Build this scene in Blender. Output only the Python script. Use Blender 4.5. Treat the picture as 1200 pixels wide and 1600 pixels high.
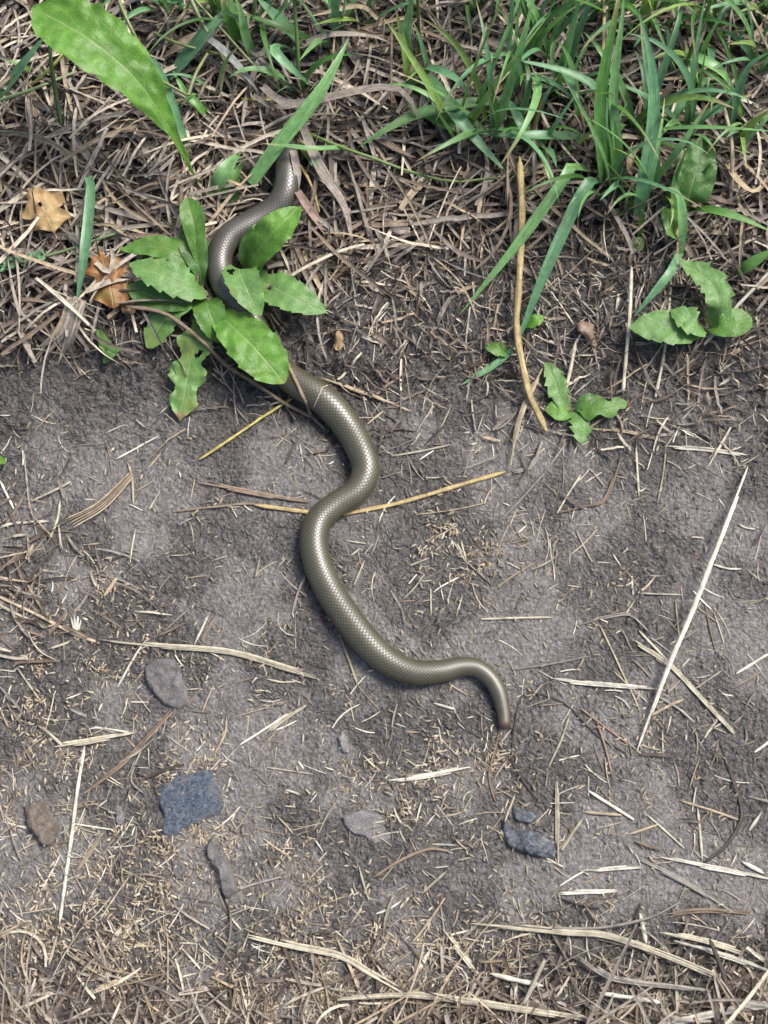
import bpy, math, random
import numpy as np

# ------------------------------------------------------------------ camera, sky, sun, exposure
for o in list(bpy.data.objects):
    bpy.data.objects.remove(o)
scene = bpy.context.scene
R = math.radians
PITCH, FOV, DIST = R(18), R(42), 1.084          # tilt from straight down, long-side field of view, metres to the path
FPX = 800 / math.tan(FOV / 2)                   # focal length in pixels of the 1200x1600 photograph
cam = bpy.data.cameras.new('camera')
cam_o = bpy.data.objects.new('camera', cam)
scene.collection.objects.link(cam_o)
cam.sensor_fit = 'VERTICAL'
cam.sensor_height = 36
cam.angle = FOV
cam.clip_start, cam.clip_end = 0.02, 200
cam_o.location = (0, -DIST * math.sin(PITCH), DIST * math.cos(PITCH))
cam_o.rotation_euler = (PITCH, 0, 0)
cam.dof.use_dof = True
cam.dof.focus_distance = DIST - 0.005
cam.dof.aperture_fstop = 11
scene.camera = cam_o

SUN_EL, SUN_AZ = R(56), R(58)                   # azimuth clockwise from +Y (up the bank)
sdir = np.array([math.cos(SUN_EL) * math.sin(SUN_AZ), math.cos(SUN_EL) * math.cos(SUN_AZ), math.sin(SUN_EL)])
world = bpy.data.worlds.new('World')
scene.world = world
world.use_nodes = True
wn = world.node_tree
sky = wn.nodes.new('ShaderNodeTexSky')
sky.sky_type = 'NISHITA'
sky.sun_disc = False
sky.sun_elevation = SUN_EL
sky.sun_rotation = SUN_AZ
sky.air_density, sky.dust_density, sky.ozone_density = 0.9, 4.5, 1.0
bg = wn.nodes['Background']
bg.inputs['Strength'].default_value = 0.075
wn.links.new(sky.outputs[0], bg.inputs['Color'])
sun = bpy.data.lights.new('sun', 'SUN')
sun.energy = 1.5
sun.angle = R(24)
sun.color = (1.0, 0.985, 0.955)
sun_o = bpy.data.objects.new('sun', sun)
scene.collection.objects.link(sun_o)
sun_o.rotation_euler = (R(90) - SUN_EL, 0, -SUN_AZ + math.pi)
scene.view_settings.view_transform = 'Standard'
scene.view_settings.look = 'None'
scene.view_settings.exposure = 1.42
scene.view_settings.gamma = 1.0
scene.view_settings.use_curve_mapping = False
scene.cycles.max_bounces = 3
scene.cycles.diffuse_bounces = 2
scene.cycles.glossy_bounces = 2
scene.cycles.transmission_bounces = 3

# ------------------------------------------------------------------ helpers
random.seed(7)
rng = np.random.default_rng(11)
CAM = np.array(cam_o.location)
FWD = np.array([0, math.sin(PITCH), -math.cos(PITCH)])
UPV = np.array([0, math.cos(PITCH), math.sin(PITCH)])
PXM = DIST / FPX                                 # metres per photograph pixel at the path


def sstep(a, b, x):
    t = np.clip((x - a) / (b - a), 0, 1)
    return t * t * (3 - 2 * t)


def gnoise(x, y, seed=0):
    """2D gradient noise in about -1..1"""
    x = np.asarray(x, float); y = np.asarray(y, float)
    xi = np.floor(x).astype(np.int64); yi = np.floor(y).astype(np.int64)
    fx, fy = x - xi, y - yi

    def grad(ix, iy):
        h = (ix * 374761393 + iy * 668265263 + seed * 974711) & 0x7fffffff
        h = ((h ^ (h >> 13)) * 1274126177) & 0x7fffffff
        a = ((h ^ (h >> 16)) & 0xffff) / 65536.0 * 2 * np.pi
        return np.cos(a), np.sin(a)
    out = 0
    u = fx * fx * fx * (fx * (fx * 6 - 15) + 10); v = fy * fy * fy * (fy * (fy * 6 - 15) + 10)
    r = []
    for dx in (0, 1):
        for dy in (0, 1):
            gx, gy = grad(xi + dx, yi + dy)
            r.append(gx * (fx - dx) + gy * (fy - dy))
    a = r[0] + v * (r[1] - r[0]); b = r[2] + v * (r[3] - r[2])
    return (a + u * (b - a)) * 1.5


def flat(px, py, z=0.0):
    """the point of the level z seen at photograph pixel (px, py)"""
    px = np.asarray(px, float); py = np.asarray(py, float)
    d = FWD[None] + np.stack([(px - 600) / FPX, np.zeros_like(px), np.zeros_like(px)], -1) + ((800 - py) / FPX)[..., None] * UPV
    t = (z - CAM[2]) / d[..., 2]
    return CAM + d * t[..., None]


# foot of the grassy bank, traced along the edge of the thatch
_bx = np.array([-900, -300, 0, 200, 300, 420, 560, 700, 850, 1000, 1200, 1500, 2100])
_by = np.array([590, 575, 572, 585, 560, 545, 560, 520, 530, 560, 600, 610, 620])
_bw = flat(_bx, _by)


def height(x, y):
    """the ground: a trodden dirt path and the low bank beside it"""
    s = y - np.interp(x, _bw[:, 0], _bw[:, 1]) + 0.012 * gnoise(x * 28, y * 28, 5)
    h = 0.020 * sstep(-0.035, 0.045, s) + 0.022 * sstep(0.04, 0.4, s)
    h = h + 0.0035 * gnoise(x * 8, y * 8, 1) + 0.0022 * gnoise(x * 22, y * 22, 2)
    rough = 0.30 + 1.1 * sstep(-0.1, 0.45, gnoise(x * 13, y * 13, 9)) + 1.6 * sstep(-0.10, -0.02, s)
    n = 0.0015 * (np.abs(gnoise(x * 70, y * 70, 3)) - 0.3) + 0.0014 * gnoise(x * 120, y * 120, 4) + 0.0010 * gnoise(x * 260, y * 260, 6)
    return h + rough * n


def P(px, py, hgt=0.0):
    """photograph pixels -> points hgt metres above the ground that they look at"""
    px = np.atleast_1d(np.asarray(px, float)); py = np.atleast_1d(np.asarray(py, float))
    px, py, hgt = np.broadcast_arrays(px, py, np.asarray(hgt, float))
    z = np.zeros(px.shape)
    for _ in range(7):
        d = FWD[None] + np.stack([(px - 600) / FPX, 0 * px, 0 * px], -1) + ((800 - py) / FPX)[..., None] * UPV
        t = (z - CAM[2]) / d[..., 2]
        p = CAM + d * t[..., None]
        z = height(p[..., 0], p[..., 1]) + hgt
    p[..., 2] = z
    return p


def to_px(p):
    v = p - CAM
    dep = v @ FWD
    return 600 + v[..., 0] / dep * FPX, 800 - (v @ UPV) / dep * FPX


def spline(pts, n):
    """Catmull-Rom through pts (k, m), n samples even in arc length"""
    pts = np.asarray(pts, float)
    if len(pts) < 3:
        t = np.linspace(0, 1, n)[:, None]
        return pts[0] * (1 - t) + pts[-1] * t
    q = np.vstack([2 * pts[0] - pts[1], pts, 2 * pts[-1] - pts[-2]])
    out = []
    for i in range(1, len(q) - 2):
        t = np.linspace(0, 1, 24, endpoint=False)[:, None]
        a, b, c, d = q[i - 1], q[i], q[i + 1], q[i + 2]
        out.append(0.5 * (2 * b + (c - a) * t + (2 * a - 5 * b + 4 * c - d) * t ** 2 + (3 * b - a - 3 * c + d) * t ** 3))
    out = np.vstack(out + [pts[-1:]])
    s = np.r_[0, np.cumsum(np.linalg.norm(np.diff(out[:, :3], axis=0), axis=1))]
    u = np.linspace(0, s[-1], n)
    return np.stack([np.interp(u, s, out[:, k]) for k in range(out.shape[1])], -1)


def unit(v):
    return v / np.maximum(np.linalg.norm(v, axis=-1, keepdims=True), 1e-9)


def mk(name, V, F, mat, parent=None, col=None, uv=None, org=None, smooth=True, **props):
    """one mesh object; V (n,3) world points, F (m,k) faces, col (n,3), uv (n,2)"""
    V = np.asarray(V, float); F = np.asarray(F, np.int64)
    if parent is not None:
        org = np.array(parent['_o']) if '_o' in parent else np.zeros(3)
        local = V - org
    else:
        if org is None:
            org = np.array([V[:, 0].mean(), V[:, 1].mean(), V[:, 2].min()])
        local = V - org
    me = bpy.data.meshes.new(name)
    n, k = F.shape
    me.vertices.add(len(V)); me.vertices.foreach_set('co', local.astype(np.float32).ravel())
    me.loops.add(n * k); me.loops.foreach_set('vertex_index', F.astype(np.int32).ravel())
    me.polygons.add(n)
    me.polygons.foreach_set('loop_start', np.arange(0, n * k, k, dtype=np.int32))
    me.polygons.foreach_set('use_smooth', np.full(n, smooth))
    me.update(calc_edges=True)
    if uv is not None:
        l = me.uv_layers.new(name='UVMap')
        l.data.foreach_set('uv', np.asarray(uv, np.float32)[F.ravel()].ravel())
    if col is not None:
        a = me.attributes.new('Col', 'FLOAT_COLOR', 'POINT')
        c = np.ones((len(V), 4), np.float32); c[:, :3] = col
        a.data.foreach_set('color', c.ravel())
    me.materials.append(mat)
    o = bpy.data.objects.new(name, me)
    scene.collection.objects.link(o)
    if parent is not None:
        o.parent = parent
    else:
        o.location = org
    for a, b in props.items():
        o[a] = b
    return o


def empty(name, loc, **props):
    o = bpy.data.objects.new(name, None)
    scene.collection.objects.link(o)
    o.location = loc
    o.empty_display_size = 0.01
    o['_o'] = [float(v) for v in loc]
    for a, b in props.items():
        o[a] = b
    return o


def ribbons(C, W, col, fold=0.25, twist=None, hint=None):
    """N flat blades: C (N,S,3) centre lines, W (N,S) widths, col (N,3) -> V, F, col, uv"""
    N, S, _ = C.shape
    T = np.empty_like(C); T[:, 1:-1] = C[:, 2:] - C[:, :-2]; T[:, 0] = C[:, 1] - C[:, 0]; T[:, -1] = C[:, -1] - C[:, -2]
    T = unit(T)
    Z = np.zeros_like(C); Z[..., 2] = 1
    side = np.cross(T, Z)
    ln = np.linalg.norm(side, axis=-1, keepdims=True)
    chord = C[:, -1] - C[:, 0]; chord[:, 2] = 0
    g = np.cross(unit(chord), np.array([0, 0, 1.0]))
    side = side + g[:, None] * 0.35
    side = unit(side - (side * T).sum(-1, keepdims=True) * T)
    nor = np.cross(side, T)
    if twist is not None:
        c, s = np.cos(twist)[..., None], np.sin(twist)[..., None]
        side, nor = side * c + nor * s, nor * c - side * s
    w = W[..., None] * 0.5
    L = C - side * w + nor * w * fold; Rr = C + side * w + nor * w * fold
    V = np.stack([L, C - nor * w * fold * 0.4, Rr], 2)            # N,S,3,3
    base = (np.arange(N) * S * 3)[:, None, None] + (np.arange(S - 1) * 3)[None, :, None] + np.arange(2)[None, None]
    F = np.stack([base, base + 1, base + 4, base + 3], -1).reshape(-1, 4)
    s = np.concatenate([np.zeros((N, 1)), np.cumsum(np.linalg.norm(np.diff(C, axis=1), axis=-1), 1)], 1)
    uv = np.empty((N, S, 3, 2)); uv[..., 0] = np.array([0, .5, 1.0]); uv[..., 1] = s[..., None] + (np.arange(N) * 0.713)[:, None, None]
    cc = np.repeat(np.asarray(col, float), S * 3, 0)
    return V.reshape(-1, 3), F, cc, uv.reshape(-1, 2)


def tube(C, rw, rh, k=6, col=(1, 1, 1), cap=True):
    """a stalk: centre line C (S,3), half widths rw, half heights rh (S)"""
    S = len(C)
    T = unit(np.gradient(C, axis=0))
    side = unit(np.cross(T, np.array([0, 0, 1.0])) + 1e-6)
    nor = np.cross(side, T)
    a = np.arange(k) / k * 2 * np.pi
    V = C[:, None] + side[:, None] * (np.cos(a)[None, :, None] * np.reshape(rw, (-1, 1, 1))) + nor[:, None] * (np.sin(a)[None, :, None] * np.reshape(rh, (-1, 1, 1)))
    i = np.arange(S - 1)[:, None] * k; j = np.arange(k)[None]; j2 = (j + 1) % k
    F = np.stack([i + j, i + j2, i + k + j2, i + k + j], -1).reshape(-1, 4)
    V = V.reshape(-1, 3)
    V = np.vstack([V, C[:1], C[-1:]])
    n0, n1 = S * k, S * k + 1
    caps = [[n0, (q + 1) % k, q, q] for q in range(k)] + [[n1, (S - 1) * k + q, (S - 1) * k + (q + 1) % k, (S - 1) * k + (q + 1) % k] for q in range(k)]
    s = np.r_[0, np.cumsum(np.linalg.norm(np.diff(C, axis=0), axis=1))]
    uv = np.stack([np.tile(np.arange(k) / k, S), np.repeat(s, k)], -1)
    uv = np.vstack([uv, [[.5, 0], [.5, s[-1]]]])
    # the end caps as their own quads would be degenerate: close with fans of triangles written as quads on a doubled rim
    return V, F, np.tile(np.asarray(col, float), (len(V), 1)), uv


# ------------------------------------------------------------------ materials
def new_mat(name):
    m = bpy.data.materials.new(name)
    m.use_nodes = True
    nt = m.node_tree
    return m, nt, nt.nodes['Principled BSDF'], nt.nodes['Material Output']


def nd(nt, typ, **kw):
    n = nt.nodes.new(typ)
    for k, v in kw.items():
        if k.startswith('i_'):
            key = k[2:]
            key = int(key) if key.isdigit() else key.replace('_', ' ')
            n.inputs[key].default_value = v
        else:
            setattr(n, k, v)
    return n


def math_n(nt, op, a, b=None, c=None, clamp=False):
    n = nt.nodes.new('ShaderNodeMath'); n.operation = op; n.use_clamp = clamp
    for i, v in enumerate((a, b, c)):
        if v is None:
            continue
        if isinstance(v, (int, float)):
            n.inputs[i].default_value = v
        else:
            nt.links.new(v, n.inputs[i])
    return n.outputs[0]


def mix_c(nt, fac, a, b, blend='MIX'):
    n = nt.nodes.new('ShaderNodeMix'); n.data_type = 'RGBA'; n.blend_type = blend
    for s, v in ((n.inputs[0], fac), (n.inputs[6], a), (n.inputs[7], b)):
        if isinstance(v, (int, float)):
            s.default_value = v
        elif isinstance(v, tuple):
            s.default_value = (*v, 1)
        else:
            nt.links.new(v, s)
    return n.outputs[2]


def ramp(nt, fac, stops):
    n = nt.nodes.new('ShaderNodeValToRGB')
    el = n.color_ramp.elements
    while len(el) < len(stops):
        el.new(0.5)
    for e, (p, c) in zip(el, stops):
        e.position = p; e.color = (c, c, c, 1) if isinstance(c, (int, float)) else (*c, 1)
    nt.links.new(fac, n.inputs[0])
    return n.outputs[0]


def noise(nt, vec, scale, detail=4, rough=0.6, dist=0.0):
    n = nd(nt, 'ShaderNodeTexNoise', i_Scale=scale, i_Detail=detail, i_Roughness=rough, i_Distortion=dist)
    nt.links.new(vec, n.inputs['Vector'])
    return n.outputs[0]


def blade_mat(name, rough, trans, stripes, spots, bump=0.25, spec=0.4):
    """dry or green grass: colour of the blade from its own attribute, veins along it, blotches"""
    m, nt, b, out = new_mat(name)
    at = nd(nt, 'ShaderNodeAttribute', attribute_name='Col')
    tc = nt.nodes.new('ShaderNodeTexCoord')
    mp = nd(nt, 'ShaderNodeMapping'); mp.inputs['Scale'].default_value = (stripes, 30, 1)
    nt.links.new(tc.outputs['UV'], mp.inputs[0])
    st = noise(nt, mp.outputs[0], 1.0, 2, 0.65)
    geo = nt.nodes.new('ShaderNodeNewGeometry')
    bl = noise(nt, geo.outputs['Position'], 160, 2, 0.7)
    v = math_n(nt, 'MULTIPLY', ramp(nt, st, [(0.25, 0.55), (0.5, 0.95), (0.75, 1.35)]), ramp(nt, bl, [(0.25, 1 - spots), (0.5, 1.0), (0.75, 1 + spots)]))
    cc = mix_c(nt, 1.0, at.outputs['Color'], v, 'MULTIPLY')
    nt.links.new(cc, b.inputs['Base Color'])
    b.inputs['Roughness'].default_value = rough
    b.inputs['Specular IOR Level'].default_value = spec
    bp = nd(nt, 'ShaderNodeBump', i_Strength=bump, i_Distance=0.0006)
    nt.links.new(st, bp.inputs['Height']); nt.links.new(bp.outputs[0], b.inputs['Normal'])
    if trans > 0:
        tr = nt.nodes.new('ShaderNodeBsdfTranslucent'); mx = nt.nodes.new('ShaderNodeMixShader')
        mx.inputs[0].default_value = trans
        nt.links.new(cc, tr.inputs['Color'])
        nt.links.new(b.outputs[0], mx.inputs[1]); nt.links.new(tr.outputs[0], mx.inputs[2]); nt.links.new(mx.outputs[0], out.inputs['Surface'])
    return m


M_DRY = blade_mat('dry_grass', 0.72, 0.12, 9, 0.45, spec=0.25)
M_STRAW = blade_mat('straw', 0.62, 0.0, 12, 0.35, 0.7, spec=0.3)
M_GRASS = blade_mat('green_grass', 0.36, 0.22, 11, 0.25, 0.3, spec=0.5)


def leaf_mat():
    m, nt, b, out = new_mat('broad_leaf')
    at = nd(nt, 'ShaderNodeAttribute', attribute_name='Col')
    tc = nt.nodes.new('ShaderNodeTexCoord')
    sp = nt.nodes.new('ShaderNodeSeparateXYZ'); nt.links.new(tc.outputs['UV'], sp.inputs[0])
    u = math_n(nt, 'ABSOLUTE', math_n(nt, 'SUBTRACT', sp.outputs[0], 0.5))          # 0 midrib .. 0.5 edge
    rib = math_n(nt, 'SUBTRACT', 1.0, math_n(nt, 'DIVIDE', u, 0.028), clamp=True)
    geo = nt.nodes.new('ShaderNodeNewGeometry')
    wob = noise(nt, geo.outputs['Position'], 90, 2, 0.5)
    ph = math_n(nt, 'ADD', math_n(nt, 'MULTIPLY', sp.outputs[1], 9.0), math_n(nt, 'ADD', math_n(nt, 'MULTIPLY', u, -4.0), math_n(nt, 'MULTIPLY', wob, 1.6)))
    tri = math_n(nt, 'PINGPONG', ph, 0.5)
    vein = math_n(nt, 'SUBTRACT', 1.0, math_n(nt, 'DIVIDE', tri, 0.05), clamp=True)
    vo = nd(nt, 'ShaderNodeTexVoronoi', feature='DISTANCE_TO_EDGE', i_Scale=420.0); nt.links.new(geo.outputs['Position'], vo.inputs['Vector'])
    net = math_n(nt, 'SUBTRACT', 1.0, math_n(nt, 'DIVIDE', vo.outputs['Distance'], 0.12), clamp=True)
    bl = noise(nt, geo.outputs['Position'], 70, 4, 0.65)
    fine = noise(nt, geo.outputs['Position'], 600, 2, 0.6)
    v = math_n(nt, 'MULTIPLY', ramp(nt, bl, [(0.25, 0.62), (0.5, 1.0), (0.78, 1.35)]), ramp(nt, fine, [(0.2, 0.85), (0.8, 1.15)]))
    c = mix_c(nt, 1.0, at.outputs['Color'], v, 'MULTIPLY')
    pale = mix_c(nt, 0.5, at.outputs['Color'], (0.42, 0.48, 0.22))
    c = mix_c(nt, math_n(nt, 'MULTIPLY', vein, 0.42), c, pale)
    c = mix_c(nt, math_n(nt, 'MULTIPLY', net, 0.16), c, pale)
    c = mix_c(nt, math_n(nt, 'MULTIPLY', rib, 0.75), c, pale)
    yel = ramp(nt, noise(nt, geo.outputs['Position'], 26, 2, 0.5), [(0.58, 0.0), (0.74, 0.55)])
    c = mix_c(nt, yel, c, (0.27, 0.30, 0.075))
    sv = nd(nt, 'ShaderNodeTexVoronoi', i_Scale=170.0); nt.links.new(geo.outputs['Position'], sv.inputs['Vector'])
    svz = nt.nodes.new('ShaderNodeSeparateXYZ'); nt.links.new(sv.outputs['Color'], svz.inputs[0])
    spot = math_n(nt, 'MULTIPLY', math_n(nt, 'LESS_THAN', math_n(nt, 'ADD', sv.outputs['Distance'], math_n(nt, 'MULTIPLY', fine, 0.12)), 0.2), math_n(nt, 'GREATER_THAN', svz.outputs[0], 0.88))
    c = mix_c(nt, math_n(nt, 'MULTIPLY', spot, 0.75), c, (0.12, 0.085, 0.045))
    nt.links.new(c, b.inputs['Base Color'])
    b.inputs['Roughness'].default_value = 0.44
    b.inputs['Specular IOR Level'].default_value = 0.4
    puck = math_n(nt, 'ADD', math_n(nt, 'MULTIPLY', tri, 0.3), math_n(nt, 'ADD', math_n(nt, 'MULTIPLY', bl, 2.2), math_n(nt, 'MULTIPLY', vo.outputs['Distance'], 0.5)))
    puck = math_n(nt, 'SUBTRACT', puck, math_n(nt, 'MULTIPLY', rib, 0.6))
    bp = nd(nt, 'ShaderNodeBump', i_Strength=0.5, i_Distance=0.001)
    nt.links.new(puck, bp.inputs['Height']); nt.links.new(bp.outputs[0], b.inputs['Normal'])
    tr = nt.nodes.new('ShaderNodeBsdfTranslucent'); mx = nt.nodes.new('ShaderNodeMixShader'); mx.inputs[0].default_value = 0.22
    nt.links.new(c, tr.inputs['Color'])
    nt.links.new(b.outputs[0], mx.inputs[1]); nt.links.new(tr.outputs[0], mx.inputs[2]); nt.links.new(mx.outputs[0], out.inputs['Surface'])
    return m


M_LEAF = leaf_mat()


def soil_mat():
    m, nt, b, out = new_mat('packed_soil')
    geo = nt.nodes.new('ShaderNodeNewGeometry')
    pos = geo.outputs['Position']
    big = noise(nt, pos, 9, 2, 0.6, 0.6)
    mid = noise(nt, pos, 45, 3, 0.65, 0.4)
    fine = noise(nt, pos, 330, 3, 0.7)
    grit = noise(nt, pos, 1100, 2, 0.7)
    base = mix_c(nt, ramp(nt, big, [(0.35, 0.0), (0.65, 1.0)]), (0.112, 0.102, 0.092), (0.164, 0.152, 0.141))
    base = mix_c(nt, ramp(nt, mid, [(0.3, 0.0), (0.72, 1.0)]), base, (0.200, 0.187, 0.175))
    v = math_n(nt, 'MULTIPLY', ramp(nt, fine, [(0.25, 0.48), (0.5, 0.98), (0.75, 1.45)]), ramp(nt, grit, [(0.25, 0.72), (0.55, 1.0), (0.75, 1.4)]))
    c = mix_c(nt, 1.0, base, v, 'MULTIPLY')
    at = nd(nt, 'ShaderNodeAttribute', attribute_name='Col')
    gs = nt.nodes.new('ShaderNodeSeparateXYZ'); nt.links.new(at.outputs['Vector'], gs.inputs[0])
    humus, worn = gs.outputs[0], gs.outputs[1]
    smooth_c = mix_c(nt, 1.0, (0.198, 0.186, 0.175), ramp(nt, fine, [(0.25, 0.72), (0.75, 1.22)]), 'MULTIPLY')
    c = mix_c(nt, math_n(nt, 'MULTIPLY', worn, ramp(nt, mid, [(0.35, 0.2), (0.6, 0.8)])), c, smooth_c)
    c = mix_c(nt, math_n(nt, 'MULTIPLY', humus, 0.65), c, mix_c(nt, 1.0, (0.066, 0.055, 0.046), v, 'MULTIPLY'))
    # grains and crumbs, each with its own tone
    for gs_, amt in ((420.0, 0.26), (900.0, 0.20)):
        gv = nd(nt, 'ShaderNodeTexVoronoi', i_Scale=gs_); nt.links.new(pos, gv.inputs['Vector'])
        gz_ = nt.nodes.new('ShaderNodeSeparateXYZ'); nt.links.new(gv.outputs['Color'], gz_.inputs[0])
        gf = ramp(nt, gz_.outputs[1], [(0.0, 1 - amt), (0.35, 0.97), (0.75, 1.02), (1.0, 1 + amt * 1.3)])
        c = mix_c(nt, 1.0, c, gf, 'MULTIPLY')
    # specks of pale grit
    vo = nd(nt, 'ShaderNodeTexVoronoi', i_Scale=300.0); nt.links.new(pos, vo.inputs['Vector'])
    sp = nt.nodes.new('ShaderNodeSeparateXYZ'); nt.links.new(vo.outputs['Color'], sp.inputs[0])
    speck = math_n(nt, 'MULTIPLY', math_n(nt, 'LESS_THAN', vo.outputs['Distance'], 0.2), math_n(nt, 'GREATER_THAN', sp.outputs[0], 0.86))
    c = mix_c(nt, math_n(nt, 'MULTIPLY', speck, 0.55), c, (0.40, 0.37, 0.33))
    nt.links.new(c, b.inputs['Base Color'])
    b.inputs['Roughness'].default_value = 0.85
    b.inputs['Specular IOR Level'].default_value = 0.25
    # shrinkage cracks in the smooth patches
    wv = nd(nt, 'ShaderNodeVectorMath', operation='ADD')
    nz = nd(nt, 'ShaderNodeTexNoise', i_Scale=40.0, i_Detail=2.0); nt.links.new(pos, nz.inputs['Vector'])
    sc = nd(nt, 'ShaderNodeVectorMath', operation='SCALE'); sc.inputs['Scale'].default_value = 0.03
    nt.links.new(nz.outputs['Color'], sc.inputs[0]); nt.links.new(pos, wv.inputs[0]); nt.links.new(sc.outputs[0], wv.inputs[1])
    ve = nd(nt, 'ShaderNodeTexVoronoi', feature='DISTANCE_TO_EDGE', i_Scale=17.0); nt.links.new(wv.outputs[0], ve.inputs['Vector'])
    crack = math_n(nt, 'SUBTRACT', 1.0, math_n(nt, 'DIVIDE', ve.outputs['Distance'], 0.012), clamp=True)
    crack = math_n(nt, 'MULTIPLY', crack, ramp(nt, noise(nt, pos, 14, 2, 0.5), [(0.5, 0.0), (0.6, 1.0)]))
    clod = nd(nt, 'ShaderNodeTexVoronoi', i_Scale=260.0); nt.links.new(wv.outputs[0], clod.inputs['Vector'])
    h = math_n(nt, 'ADD', math_n(nt, 'MULTIPLY', mid, 1.6), math_n(nt, 'ADD', math_n(nt, 'MULTIPLY', fine, 1.5), math_n(nt, 'MULTIPLY', grit, 0.6)))
    h = math_n(nt, 'SUBTRACT', h, math_n(nt, 'MULTIPLY', clod.outputs['Distance'], 1.1))
    h = math_n(nt, 'SUBTRACT', h, math_n(nt, 'MULTIPLY', crack, 0.9))
    bp = nd(nt, 'ShaderNodeBump', i_Strength=1.0, i_Distance=0.0042)
    nt.links.new(math_n(nt, 'SUBTRACT', 1.0, math_n(nt, 'MULTIPLY', worn, 0.4)), bp.inputs['Strength'])
    nt.links.new(h, bp.inputs['Height']); nt.links.new(bp.outputs[0], b.inputs['Normal'])
    return m


M_SOIL = soil_mat()


def stone_mat(name, c0, c1, rough=0.6, scale=120.0):
    m, nt, b, out = new_mat(name)
    pos = nt.nodes.new('ShaderNodeNewGeometry').outputs['Position']
    a = noise(nt, pos, scale, 6, 0.75, 0.8)
    f = noise(nt, pos, 700, 4, 0.7)
    c = mix_c(nt, ramp(nt, a, [(0.36, 0.0), (0.64, 1.0)]), c0, c1)
    c = mix_c(nt, 1.0, c, ramp(nt, f, [(0.25, 0.6), (0.5, 1.0), (0.72, 1.6)]), 'MULTIPLY')
    tg = nt.nodes.new('ShaderNodeTexCoord'); sz_ = nt.nodes.new('ShaderNodeSeparateXYZ'); nt.links.new(tg.outputs['Generated'], sz_.inputs[0])
    dn = noise(nt, pos, 150, 3, 0.7)
    dust = ramp(nt, math_n(nt, 'ADD', sz_.outputs[2], math_n(nt, 'MULTIPLY', math_n(nt, 'SUBTRACT', dn, 0.5), 1.3)), [(0.42, 1.0), (0.68, 0.0)])
    c = mix_c(nt, math_n(nt, 'MULTIPLY', dust, 0.85), c, mix_c(nt, 1.0, (0.165, 0.152, 0.140), ramp(nt, f, [(0.25, 0.6), (0.75, 1.4)]), 'MULTIPLY'))
    nt.links.new(c, b.inputs['Base Color'])
    b.inputs['Roughness'].default_value = rough
    bp = nd(nt, 'ShaderNodeBump', i_Strength=1.0, i_Distance=0.0024)
    nt.links.new(math_n(nt, 'ADD', a, math_n(nt, 'MULTIPLY', f, 0.4)), bp.inputs['Height']); nt.links.new(bp.outputs[0], b.inputs['Normal'])
    return m


def snake_mat():
    m, nt, b, out = new_mat('snake_scales')
    at = nd(nt, 'ShaderNodeAttribute', attribute_name='Col')
    tc = nt.nodes.new('ShaderNodeTexCoord')
    sp = nt.nodes.new('ShaderNodeSeparateXYZ'); nt.links.new(tc.outputs['UV'], sp.inputs[0])
    NR = 40
    a = math_n(nt, 'MULTIPLY', sp.outputs[0], NR / 2.0)
    # across runs round the body, along is measured in body radii so that the scales shrink with the tail
    bb = math_n(nt, 'MULTIPLY', sp.outputs[1], NR / 2.0 / (2 * math.pi) * 1.12)
    p = math_n(nt, 'PINGPONG', math_n(nt, 'ADD', a, bb), 0.5)
    q = math_n(nt, 'PINGPONG', math_n(nt, 'SUBTRACT', math_n(nt, 'ADD', a, 400.0), bb), 0.5)
    p2 = math_n(nt, 'SUBTRACT', 0.5, math_n(nt, 'ABSOLUTE', math_n(nt, 'SUBTRACT', math_n(nt, 'FRACT', math_n(nt, 'ADD', a, bb)), 0.5)))
    q2 = math_n(nt, 'SUBTRACT', 0.5, math_n(nt, 'ABSOLUTE', math_n(nt, 'SUBTRACT', math_n(nt, 'FRACT', math_n(nt, 'SUBTRACT', math_n(nt, 'ADD', a, 400.0), bb)), 0.5)))
    e = math_n(nt, 'MINIMUM', p2, q2)                                   # 0 at the seams, 0.5 in the middle of a scale
    dome = math_n(nt, 'POWER', math_n(nt, 'MULTIPLY', e, 2.0), 0.45)
    pos = nt.nodes.new('ShaderNodeNewGeometry').outputs['Position']
    bl = noise(nt, pos, 60, 3, 0.6)
    c = mix_c(nt, 1.0, at.outputs['Color'], ramp(nt, bl, [(0.3, 0.85), (0.7, 1.15)]), 'MULTIPLY')
    seam = ramp(nt, e, [(0.0, 0.16), (0.10, 0.42), (0.22, 1.0), (0.5, 1.2)])
    c = mix_c(nt, 1.0, c, seam, 'MULTIPLY')
    nt.links.new(c, b.inputs['Base Color'])
    nt.links.new(ramp(nt, e, [(0.0, 0.62), (0.22, 0.34)]), b.inputs['Roughness'])
    b.inputs['Specular IOR Level'].default_value = 0.95
    b.inputs['Coat Weight'].default_value = 0.15
    b.inputs['Coat Roughness'].default_value = 0.2
    bp = nd(nt, 'ShaderNodeBump', i_Strength=0.45, i_Distance=0.00026)
    nt.links.new(dome, bp.inputs['Height']); nt.links.new(bp.outputs[0], b.inputs['Normal'])
    return m


M_SNAKE = snake_mat()

# ------------------------------------------------------------------ ground: one sheet, fine where it is looked at, out to the horizon
def axis(lo, hi, step, far):
    mid = np.arange(lo, hi + step, step)
    out = [step]
    while sum(out) < far:
        out.append(out[-1] * 1.16)
    ext = np.cumsum(out)
    return np.r_[(lo - ext)[::-1], mid, mid[-1] + ext]


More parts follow.
